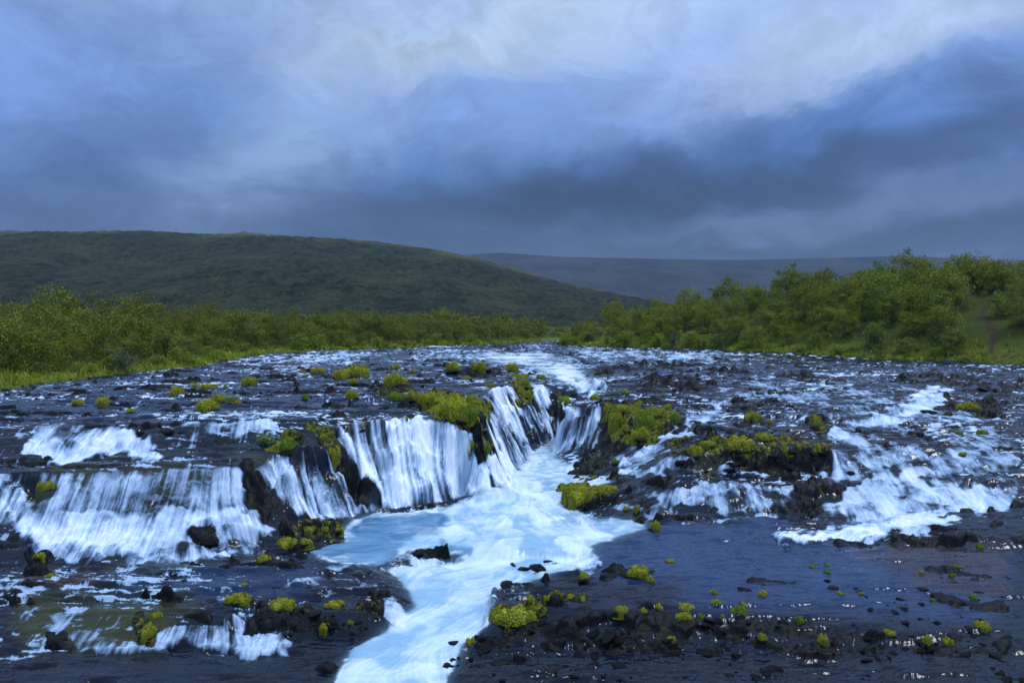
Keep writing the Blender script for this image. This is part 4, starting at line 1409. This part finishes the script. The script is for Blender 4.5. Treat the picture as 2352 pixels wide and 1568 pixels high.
# ---- grass of the bank edges: one uncountable mass
rg = np.random.default_rng(77)
N = 60000
uu = rg.uniform(-.80, .80, N)
yy = rg.uniform(30, 122, N)
xx = uu * yy
d, left = bank_dist(xx, yy)
ok = (d > -.15) & (d < 5.0) & (rg.random(N) < np.exp(-d / 2.2))
pathq = seg_dist(xx, yy, [(37.6, 57.2), (38.6, 59.5), (40.5, 62.5), (41.5, 66), (44.5, 69)])
ok &= pathq > .7
xx, yy, d = xx[ok], yy[ok], d[ok]
zz = ground_z(xx, yy)
n = len(xx)
nb_ = 4
bx = np.repeat(xx, nb_) + rg.normal(size=n * nb_) * .12
by = np.repeat(yy, nb_) + rg.normal(size=n * nb_) * .12
bz = np.repeat(zz, nb_)
hh = rg.uniform(.06, .30, n * nb_) * (1 + .006 * by) * (.55 + .9 * np.clip(.5 + fbm(bx * .5, by * .5, 2, 185), 0, 1))
ww = .018 + .0011 * by
aa = rg.uniform(0, 6.28, n * nb_)
lx, ly = rg.normal(size=n * nb_) * .1, rg.normal(size=n * nb_) * .1
v = np.stack([np.stack([bx - np.cos(aa) * ww, by - np.sin(aa) * ww, bz - .05], 1), np.stack([bx + np.cos(aa) * ww, by + np.sin(aa) * ww, bz - .05], 1),
              np.stack([bx + lx, by + ly, bz + hh], 1)], 1).reshape(-1, 3)
me = mesh_from('grass', v, np.arange(len(v)).reshape(-1, 3), smooth=False)
tn = np.clip(.5 + .6 * fbm(bx * .35, by * .35, 3, 181) + .4 * (rg.random(n * nb_) - .5), 0, 1)
add_attr(me, 'tone', np.repeat(tn, 3))
obj('bank_grass', me, m_grass, kind='stuff', label='yellow-green grass along both edges of the river', category='grass')
print('grass', n)

# ------------------------------------------------------------------ moss cushions and stones in the river
def stone_mesh(seed, sub=2, flat=.6, rough_=.28):
    import bmesh
    bm = bmesh.new()
    bmesh.ops.create_icosphere(bm, subdivisions=sub, radius=1.0)
    r = random.Random(seed)
    pl = [Vector((r.gauss(0, 1), r.gauss(0, 1), r.gauss(0, .8))).normalized() for _ in range(13)]
    cut = [r.uniform(.45, .78) for _ in pl]
    from mathutils import noise as mn
    off = Vector((seed * 3.7, seed * 1.3, seed * .7))
    for v in bm.verts:
        q = v.co.copy()
        for nrm, c_ in zip(pl, cut):
            dd_ = q.dot(nrm)
            if dd_ > c_:
                q -= nrm * (dd_ - c_) * .9
        q *= 1 + rough_ * .5 * mn.noise(q * 1.6 + off) + rough_ * .3 * mn.noise(q * 4.0 + off)
        q.z *= flat
        v.co = q
    me = bpy.data.meshes.new('stone')
    bm.to_mesh(me)
    bm.free()
    return me


m_stone, t, p, _ = material('wet_stone')
geo = t.n('ShaderNodeTexCoord').outputs['Object']
oi = t.n('ShaderNodeObjectInfo').outputs['Random']
n1 = t.noise(geo, 2.0, 6, .6)
n2 = t.noise(geo, 9.0, 5, .65)
c = t.mix(n1, (0.0015, 0.002, 0.003), (0.009, 0.0095, 0.011))
c = t.mix(t.math('MULTIPLY', t.smooth(n2, .5, .72), t.math('ADD', .25, t.math('MULTIPLY', oi, .5))), c, (0.016, 0.016, 0.017))
t.put(p.inputs['Base Color'], c)
t.put(p.inputs['Roughness'], t.math('ADD', .25, t.math('MULTIPLY', n2, .4)))
p.inputs['Specular IOR Level'].default_value = .18
bump(t, p, t.math('ADD', n1, n2), .8, .12)
STONES = [stone_mesh(30 + k, 2, .55 + .08 * (k % 3)) for k in range(8)]
for me in STONES:
    me.materials.append(m_stone)


def moss_mesh(seed, mat, fuzz=1500, blade=.05, tall=0):
    """uneven cushion of several lobes, covered all over with small shoots"""
    rng = np.random.default_rng(seed)
    nl = rng.integers(7, 12)
    la = rng.uniform(0, 6.28, nl)
    lr = np.sqrt(rng.random(nl)) * .68
    lx, ly, lw = np.cos(la) * lr, np.sin(la) * lr, rng.uniform(.22, .48, nl)
    lx[0] = ly[0] = 0
    lw[0] = .5

    def hf(x, y):
        h_ = np.zeros_like(x)
        for q in range(nl):
            d2_ = ((x - lx[q]) ** 2 + (y - ly[q]) ** 2) / lw[q] ** 2
            h_ = np.maximum(h_, (.55 + .9 * lw[q]) * np.sqrt(np.clip(1 - d2_, 0, 1)))
        return h_ * (1 + .25 * fbm(x * 3 + seed, y * 3, 2, seed % 40))
    nr, ns = 10, 28
    f_ = np.repeat(np.arange(nr + 1) / nr * 1.08, ns)
    a_ = np.tile(np.arange(ns) * 2 * np.pi / ns, nr + 1)
    bx_, by_ = f_ * np.cos(a_), f_ * np.sin(a_)
    hb_ = hf(bx_, by_)
    vs = np.stack([bx_, by_, np.where(hb_ > .05, hb_ * .92 - .10, -.8)], 1)
    fs = np.array([(i * ns + k, i * ns + (k + 1) % ns, (i + 1) * ns + (k + 1) % ns, (i + 1) * ns + k) for i in range(nr) for k in range(ns)], np.int32)
    x_, y_ = rng.uniform(-1.1, 1.1, fuzz * 4), rng.uniform(-1.1, 1.1, fuzz * 4)
    h_ = hf(x_, y_)
    ok_ = np.nonzero(h_ > .08)[0][:fuzz]
    x_, y_, h_ = x_[ok_], y_[ok_], h_[ok_]
    # hang some shoots down the flanks
    z_ = h_ * np.where(rng.random(len(h_)) < .35, rng.random(len(h_)) ** .5, 1.0)
    cen = np.stack([x_, y_, z_ - .06], 1)
    e_ = .05
    nor = np.stack([-(hf(x_ + e_, y_) - hf(x_ - e_, y_)) / (2 * e_), -(hf(x_, y_ + e_) - hf(x_, y_ - e_)) / (2 * e_), np.full(len(x_), .8)], 1)
    nor = np.clip(nor, -1.6, 1.6) + rng.normal(size=nor.shape) * .7
    v2, f2_ = leaf_quads(cen, nor, blade, rng, .9)
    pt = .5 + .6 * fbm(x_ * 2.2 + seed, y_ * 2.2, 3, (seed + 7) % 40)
    tn_ = np.clip(.95 * pt * (.35 + .65 * h_ / h_.max()) + .30 * rng.random(len(x_)) - .03, 0, 1)  # shade painted into the tone: lobe tops lighter, crevices darker
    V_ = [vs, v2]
    T_ = [np.full(len(vs), .08), np.repeat(tn_, 4)]  # cushion underlayer toned dark, as painted shade between the shoots
    F_ = [fs, f2_ + len(vs)]
    if tall:
        q = cen[rng.integers(0, len(cen), tall)]
        a = rng.uniform(0, 6.28, tall)
        w_ = .014
        hh = rng.uniform(.12, .5, tall)
        l_ = rng.normal(size=(tall, 2)) * .20
        b0 = np.stack([q[:, 0] - np.cos(a) * w_, q[:, 1] - np.sin(a) * w_, q[:, 2]], 1)
        b1_ = np.stack([q[:, 0] + np.cos(a) * w_, q[:, 1] + np.sin(a) * w_, q[:, 2]], 1)
        tp = np.stack([q[:, 0] + l_[:, 0], q[:, 1] + l_[:, 1], q[:, 2] + hh], 1)
        V_.append(np.stack([b0, b1_, tp + np.array([.006, 0, 0]), tp], 1).reshape(-1, 3))
        F_.append(np.arange(4 * tall, dtype=np.int32).reshape(-1, 4) + len(vs) + len(v2))
        T_.append(np.repeat(rng.uniform(.3, 1, tall), 4))
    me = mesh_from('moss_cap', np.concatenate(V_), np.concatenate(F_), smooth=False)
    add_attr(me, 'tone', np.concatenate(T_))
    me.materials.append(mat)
    return me


MOSS_Y = [moss_mesh(700 + k, m_moss) for k in range(6)]
MOSS_G = [moss_mesh(720 + k, m_mossg) for k in range(3)]
MOSS_T = [moss_mesh(740 + k, m_moss, 1300, .05, 420) for k in range(5)]


def mossy(px, py, wpx, hr, kind, label, group=None):
    """a stone in the river with its cushion of moss (y), bright moss (g), moss and grass (t) or leaves (l)"""
    x, y, z = spot(px, py)
    wd_ = wpx * y / K * .5
    hr = hr * (.72 if hr > .6 else .82)
    if kind == 's':
        o = obj('river_stone', STONES[rnd.randrange(8)], None, None, (x, y + wd_ * .5, z + wd_ * hr * .10), label=label, category='stone', group=group)
        o.scale = (wd_ * 1.1, wd_, wd_ * hr * 1.9)
        o.rotation_euler = (rnd.uniform(-.2, .2), rnd.uniform(-.2, .2), rnd.uniform(0, 6.28))
        return o
    root = obj('leafy_plant' if kind == 'l' else 'mossy_rock' if kind in 'yg' else 'grassy_tuft', None, None, None, (x, y + wd_ * .55, z - .02), label=label,
               category='plant' if kind == 'l' else 'moss', group=group)
    root.rotation_euler = (0, 0, rnd.uniform(-.5, .5))
    hh_ = wd_ * 2 * hr
    if kind == 'l':
        pr = HERB_G[rnd.randrange(3)]
        for nm, me in (('stem', pr[0]), ('leaves', pr[1])):
            o = obj(nm, me, None, root)
            k_ = wd_ * 2 / 1.5
            o.scale = (k_, k_, hh_ / .75)
        o = obj('moss_cap', MOSS_Y[rnd.randrange(6)], None, root)
        o.scale = (wd_ * .9, wd_ * .75, hh_ * .35)
        o = obj('stone', STONES[rnd.randrange(8)], None, root)
        o.scale = (wd_ * .9, wd_ * .8, hh_ * .3)
        return root
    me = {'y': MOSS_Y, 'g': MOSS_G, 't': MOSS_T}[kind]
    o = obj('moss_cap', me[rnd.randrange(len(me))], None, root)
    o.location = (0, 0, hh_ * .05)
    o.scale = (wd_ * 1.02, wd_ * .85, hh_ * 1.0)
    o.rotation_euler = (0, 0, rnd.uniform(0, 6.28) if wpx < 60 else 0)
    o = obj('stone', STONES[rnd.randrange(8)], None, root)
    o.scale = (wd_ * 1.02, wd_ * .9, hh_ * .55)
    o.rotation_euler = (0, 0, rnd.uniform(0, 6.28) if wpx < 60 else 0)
    return root


MOSSES = [
    (172, 932, 34, .5, 't', 'small round grass tuft on the upper flats, leftmost of a pair'), (226, 932, 40, .5, 't', 'round grass tuft on the upper flats, right of a pair'),
    (295, 949, 28, .45, 'y', 'small yellow moss cushion between the paired tufts and the upper cascade'), (397, 914, 46, .55, 't', 'yellow tufted mound on the upper flats left of the leafy island'),
    (448, 895, 40, .8, 'l', 'bright leafy green plant rising from the upper left islet'), (476, 896, 48, .35, 't', 'brownish grassy islet behind the bright leafy plant'),
    (462, 944, 76, .35, 't', 'long low moss islet, lowest of the left cluster'), (498, 926, 50, .4, 't', 'mossy mound joining the leafy plant and the long low islet'),
    (527, 928, 50, .7, 'l', 'yellow-green leafy plant on the right end of the left cluster'), (517, 893, 16, .6, 'y', 'tiny pale yellow moss dot above the left cluster'),
    (566, 885, 46, .45, 't', 'yellow-green tuft upstream of the left cluster'), (697, 919, 32, .5, 'g', 'smooth bright green moss cushion beside the small cascade'),
    (808, 917, 36, .6, 't', 'dark green round tuft right of the small cascade'), (690, 857, 20, .5, 'y', 'small moss cushion far out on the upper flats'),
    (727, 858, 40, .4, 't', 'low mossy tuft left of the long grassy islet'), (775, 872, 60, .4, 't', 'left part of the long grassy islet near the far rapid'),
    (815, 866, 70, .4, 't', 'long grassy islet on the upper flats with a green crown'), (812, 882, 30, .5, 'y', 'mossy tail hanging below the long grassy islet'),
    (908, 888, 70, .45, 't', 'big grassy hummock above the left wall of the gorge'), (903, 922, 52, .5, 'g', 'dark green moss mound at the foot of the big grassy hummock'),
    (945, 922, 56, .45, 'y', 'yellow moss mound between hummock and gorge lip'), (985, 928, 58, .5, 't', 'tufted moss mound next to the large overhanging cap'),
    (1046, 967, 100, .55, 't', 'large yellow-green moss cap overhanging the gorge lip'), (1085, 965, 64, .75, 'g', 'dark green moss bulge at the right end of the large cap'),
    (1030, 946, 34, .9, 'l', 'leafy sprig growing on top of the large moss cap'),
    (1043, 857, 52, .45, 't', 'mossy tuft on the upper flats, leftmost of three above the gorge'), (1104, 852, 50, .45, 't', 'mossy tuft on the upper flats, middle of three above the gorge'),
    (1180, 856, 48, .45, 't', 'mossy tuft on the upper flats, right of three above the gorge'), (1072, 873, 28, .4, 'y', 'flat little moss patch below the three tufts'),
    (1128, 890, 26, .7, 'l', 'small leafy plant near the gorge lip'), (1208, 893, 42, .85, 'l', 'bright leafy plant hanging over the left wall of the slot'),
    (1207, 915, 34, .8, 'y', 'brown-green moss drape under the plant on the left wall'), (1242, 870, 26, .5, 'y', 'moss cushion on the back rim of the slot'), (1186, 930, 24, .7, 'y', 'yellow moss drape between two falls of the left wall'),
    (905, 848, 34, .4, 'y', 'yellow moss cushion beyond the big grassy hummock'), (950, 858, 26, .4, 'y', 'small moss cushion right of the hummock, upstream'),
    (610, 1022, 56, .8, 'l', 'leafy green plant on the rock above the second fall'), (667, 1042, 66, .6, 'g', 'smooth bright green moss dome above the second fall'),
    (763, 1068, 34, 1.1, 'y', 'moss strip clinging to the dark ridge between two falls'), (742, 1010, 26, .6, 'y', 'small moss cushion on the crest of the dark ridge'),
    (930, 968, 22, .5, 'y', 'tiny yellow moss cushion on the lip of the third fall'), (826, 990, 30, .8, 'y', 'dark mossy stone at the left end of the third fall'),
    (1085, 1035, 22, 1.2, 'y', 'moss patch on the cliff below the large cap'), (1120, 1040, 20, 1.6, 'g', 'hanging green moss beside the fall of the left wall'),
    (1440, 906, 26, .5, 'y', 'yellow moss dot on the flats right of the slot'), (1525, 911, 14, .5, 'y', 'tiny moss dot on the right flats'), (1365, 918, 30, .4, 't', 'grassy rim cushion on top of the right wall'),
    (1300, 925, 40, .4, 't', 'brown tuft on the rocky corner of the right wall'), (1415, 985, 46, 1.1, 'y', 'moss curtain left of the right-hand mossy bluff'), (1492, 985, 72, .8, 'g', 'tall bright moss and grass bank on the right-hand bluff'),
    (1478, 1012, 58, .6, 'y', 'yellow moss shelf low on the right-hand bluff'), (1553, 972, 46, .6, 'g', 'dark green moss mound right of the bluff'), (1428, 950, 34, .5, 't', 'small tuft on top of the bluff'),
    (1412, 1065, 26, .7, 'g', 'bright green sprig at the foot of the bluff'),
    (1735, 970, 50, .5, 'y', 'yellow moss cushion on the flats above the right ledge'), (1768, 972, 22, .5, 'y', 'small moss cushion beside the yellow one on the right flats'), (1880, 985, 48, .8, 'y', 'upright moss-covered rock standing in the right rapids'),
    (1595, 1053, 56, .6, 'y', 'mossy hummock at the left end of the right ledge'), (1700, 1040, 105, .38, 'y', 'broad bright yellow moss mat on the right ledge'), (1708, 1060, 44, .7, 'y', 'moss tongue hanging from the broad yellow mat'),
    (1630, 1030, 40, .4, 'y', 'thin moss cushion on the ledge left of the broad mat'), (1805, 1045, 44, .6, 'g', 'green moss clump right of the broad yellow mat'), (1885, 1045, 48, .6, 'y', 'dark moss clump at the right end of the ledge'),
    (1760, 1012, 50, .35, 't', 'brown grassy tuft above the right ledge'), (2235, 945, 60, .4, 'y', 'moss-dotted rock near the right edge of the rapids'), (2210, 998, 30, .4, 'y', 'brown mossy stone in the right rapids'),
    (2262, 998, 24, .6, 'y', 'small moss stone at the far right of the rapids'), (2220, 1048, 34, .3, 'y', 'flat orange moss stone below the right rapids'),
    (1345, 1160, 105, .42, 'y', 'bright yellow moss rock beside the blue pool'), (1385, 1140, 50, .45, 't', 'tufted back part of the yellow moss rock by the pool'), (1312, 1140, 44, .6, 'y', 'left knob of the yellow moss rock by the pool'),
    (1440, 1172, 22, .5, 'y', 'orange moss spot on the wet rocks right of the pool'), (1462, 1178, 30, .8, 'y', 'dark mossy stone on the wet rocks right of the pool'), (1380, 1190, 16, .5, 'y', 'tiny orange moss spot at the pool edge'),
    (1508, 1218, 46, .55, 'y', 'moss-topped stone alone at the tip of the blue pool'), (1465, 1328, 72, .4, 'y', 'long moss-topped stone in the lower right flats'), (1345, 1333, 46, .4, 'y', 'low mossy stone left of the long one'),
    (1495, 1338, 34, .5, 'y', 'mossy stone touching the long moss-topped stone'), (1180, 1440, 110, .35, 'y', 'moss-edged slab beside the lower channel'), (1220, 1382, 34, .5, 'y', 'mossy block, first of three above the slab'),
    (1262, 1380, 30, .5, 'y', 'mossy block, second of three above the slab'), (1310, 1378, 44, .35, 'y', 'mossy block, third of three above the slab'), (1076, 1484, 38, .65, 'y', 'round moss-topped boulder at the channel edge'),
    (1540, 1292, 26, .35, 'y', 'orange moss stone out on the lower right water'), (1756, 1370, 36, .4, 'y', 'orange-topped moss stone in the middle of the lower right water'), (1899, 1300, 18, .4, 'g', 'small green moss dot, upper of two on the right water'),
    (1902, 1318, 22, .5, 'g', 'small green moss stone, lower of two on the right water'), (1868, 1304, 20, .4, 'y', 'dark little moss stone left of the two green ones'), (1935, 1366, 24, .35, 'y', 'flat moss stone right of the orange-topped one'),
    (1978, 1365, 16, .5, 'y', 'tiny moss stone on the shallow right water'), (1700, 1418, 54, .45, 'g', 'bright moss-topped block among the lower right stones'), (1845, 1432, 32, .7, 'g', 'vivid yellow-green moss ball in the lower right rubble'),
    (1611, 1423, 24, .7, 'g', 'vivid green moss sprig in the lower right rubble'), (1662, 1420, 14, .7, 'g', 'tiny vivid moss sprig beside the moss-topped block'), (1648, 1392, 32, .45, 'y', 'mossy stone on the edge of the lower right flats'),
    (1640, 1364, 24, .5, 'y', 'small dark moss stone above the rubble edge'), (1710, 1395, 32, .45, 'y', 'low mossy stone behind the moss-topped block'), (1515, 1400, 34, .4, 'y', 'mossy stone at the left of the rubble edge'), (1575, 1402, 50, .3, 'y', 'long mossy stone along the rubble edge'),
    (1575, 1425, 48, .4, 'y', 'olive mossy stone below the rubble edge'), (1893, 1484, 38, .9, 'y', 'brown mossy boulder at the bottom of the picture'), (2136, 1486, 42, .8, 'y', 'dark moss-topped boulder at the lower right'),
    (2185, 1482, 34, .5, 'y', 'brown mossy stone beside the dark boulder at lower right'), (2242, 1378, 28, .5, 'g', 'bright moss clump on the right-hand stones'), (2145, 1382, 20, .5, 'g', 'small yellow moss clump in the right shallows'),
    (2256, 1262, 28, .6, 'g', 'vivid moss tuft on the dark ledge at the right edge'), (2205, 1306, 30, .35, 'g', 'yellow moss sprinkled on the right gravel bar'), (2190, 1324, 18, .6, 'g', 'small green sprig on the right gravel bar'), (2120, 1318, 18, .5, 'y', 'tiny moss dot left of the gravel bar sprig'),
    (2262, 1450, 50, .45, 'y', 'mossy boulder at the right edge near the bottom'), (2050, 1460, 34, .4, 'y', 'moss-topped stone where the small falls leave the flats'), (1750, 1478, 30, .8, 'y', 'small mossy boulder in the bottom rubble'),
    (1540, 1480, 34, .6, 'y', 'dark mossy boulder at the bottom centre right'), (1425, 1416, 40, .4, 'y', 'mossy stone on the flats edge above the small falls'), (1482, 1412, 30, .45, 'y', 'square mossy stone by the small falls'),
    (660, 1262, 60, .45, 'y', 'yellow moss stone at the left rim of the blue pool'), (695, 1252, 44, .35, 'y', 'orange-brown moss stone stretching into the pool'), (605, 1290, 42, .4, 'y', 'dark mossy stone left of the pool'),
    (712, 1222, 30, .5, 'y', 'moss knob at the foot of the second fall, left'), (745, 1222, 26, .5, 'y', 'moss knob at the foot of the second fall, middle'), (775, 1226, 30, .4, 'y', 'moss knob at the foot of the second fall, right'),
    (560, 1345, 18, .4, 'y', 'tiny yellow moss stone in the lower left flats'), (540, 1392, 76, .38, 'y', 'dark moss-topped block in the lower left flats'), (645, 1400, 70, .3, 'y', 'mossy top of the black ledge, left end'),
    (760, 1398, 60, .25, 'y', 'mossy top of the black ledge, middle'), (803, 1438, 24, .7, 'g', 'bright moss tuft below the black ledge'), (746, 1448, 30, .6, 'y', 'dull moss tuft below the black ledge'),
    (335, 1470, 50, .9, 'y', 'tall moss-covered rock among the lower left cascades'), (355, 1422, 30, .6, 'y', 'brown moss knob above the tall moss rock'), (88, 1290, 36, .5, 'y', 'moss cushion at the left edge below the great fall'),
    (90, 1490, 34, .5, 'g', 'bright moss clump in the lower left corner'), (100, 1128, 40, .7, 'y', 'mossy rock at the left end of the great fall'), (113, 1326, 18, .7, 'y', 'small orange-flecked stone at the left edge'),
    (475, 1246, 62, .6, 's', 'dark wet boulder in the spray below the great fall'), (1588, 1193, 26, .9, 's', 'black angular block in the lower right rapids'), (318, 1004, 34, .5, 's', 'dark stone on the shelf of the upper cascade, left'),
    (382, 994, 34, .5, 's', 'dark stone on the shelf of the upper cascade, right'), (412, 998, 24, .5, 's', 'small dark stone beside the right shelf stone'), (2140, 950, 40, .35, 's', 'black flat rock in the white right rapids'),
    (2115, 1000, 26, .5, 's', 'small black rock below the white right rapids'), (1815, 935, 20, .6, 's', 'small black rock in the middle right rapids'), (1240, 1312, 50, .5, 's', 'black rock at the right lip of the lower channel'), (1165, 1350, 50, .3, 's', 'flat black rock at the channel bank'),
    (1200, 1310, 40, .5, 's', 'black rock in the channel, left of the lip rock'), (1040, 1480, 36, .3, 's', 'low black rock at the bottom channel edge'), (1900, 1335, 20, .4, 's', 'small black stone out on the right water'), (1960, 1090, 24, .6, 's', 'dark stone under the right cascade lip'),
    
    (985, 1165, 60, .3, 's', 'dark stone apron at the foot of the third fall'), (960, 1276, 44, .45, 's', 'dark notched rock on the pool sill'), (1020, 1282, 40, .4, 's', 'dark rock with thin falls on the pool sill'),
]
for i, q in enumerate(MOSSES):
    mossy(*q, group='mossy rocks and tufts in the river' if q[4] != 's' else 'lone stones in the river')

# loose stones
RUB = [([(1160, 1425), (1500, 1410), (1950, 1420), (2020, 1455), (2279, 1440), (2352, 1560), (1000, 1568), (1060, 1480)], 150, (12, 34), 'dark wet lava stone in the rubble along the lower right'),
       ([(1950, 1350), (2300, 1330), (2300, 1440), (2000, 1430)], 26, (8, 24), 'small dark stone in the shallows at the lower right'),
       ([(600, 1395), (880, 1398), (870, 1480), (560, 1470)], 26, (12, 30), 'black block below the ledge at the lower left'),
       ([(1560, 1035), (1900, 1035), (1900, 1085), (1560, 1088)], 26, (12, 28), 'black block in the face of the right ledge'),
       ([(1500, 850), (2290, 850), (2290, 930), (1700, 950), (1420, 900)], 16, (8, 26), 'small black rock breaking the surface of the right flats'),
       ([(150, 890), (900, 850), (1100, 900), (700, 950), (150, 960)], 14, (7, 22), 'small black rock breaking the surface of the left flats')]
for poly, n_, (s0, s1), lab in RUB:
    k = 0
    xs_, ys_ = [q[0] for q in poly], [q[1] for q in poly]
    while k < n_:
        px, py = rnd.uniform(min(xs_), max(xs_)), rnd.uniform(min(ys_), max(ys_))
        if not inside(np.array([px]), np.array([py]), poly)[0]:
            continue
        x, y, z = spot(px, py)
        w_ = (s0 + (s1 * 1.5 - s0) * rnd.random() ** 2.6) * y / K * .5
        if perlin(np.array([x * .9]), np.array([y * 1.3]), 201)[0] < -.12:
            continue
        lab2 = lab + (', left part' if px < .5 * (min(xs_) + max(xs_)) else ', right part') + (', upper rows' if py < .5 * (min(ys_) + max(ys_)) else ', lower rows')
        o = obj('loose_stone', STONES[rnd.randrange(8)], None, None, (x, y, z - w_ * .14), label=lab2, category='stone', group=lab.replace('dark wet lava stone', 'lava stones').replace('stone in', 'stones in').replace('block', 'blocks').replace('rock breaking', 'rocks breaking'))
        k += 1
        o.scale = (w_ * rnd.uniform(.8, 1.5), w_, w_ * rnd.uniform(.5, .95))
        o.rotation_euler = (rnd.uniform(-.3, .3), rnd.uniform(-.3, .3), rnd.uniform(0, 6.28))
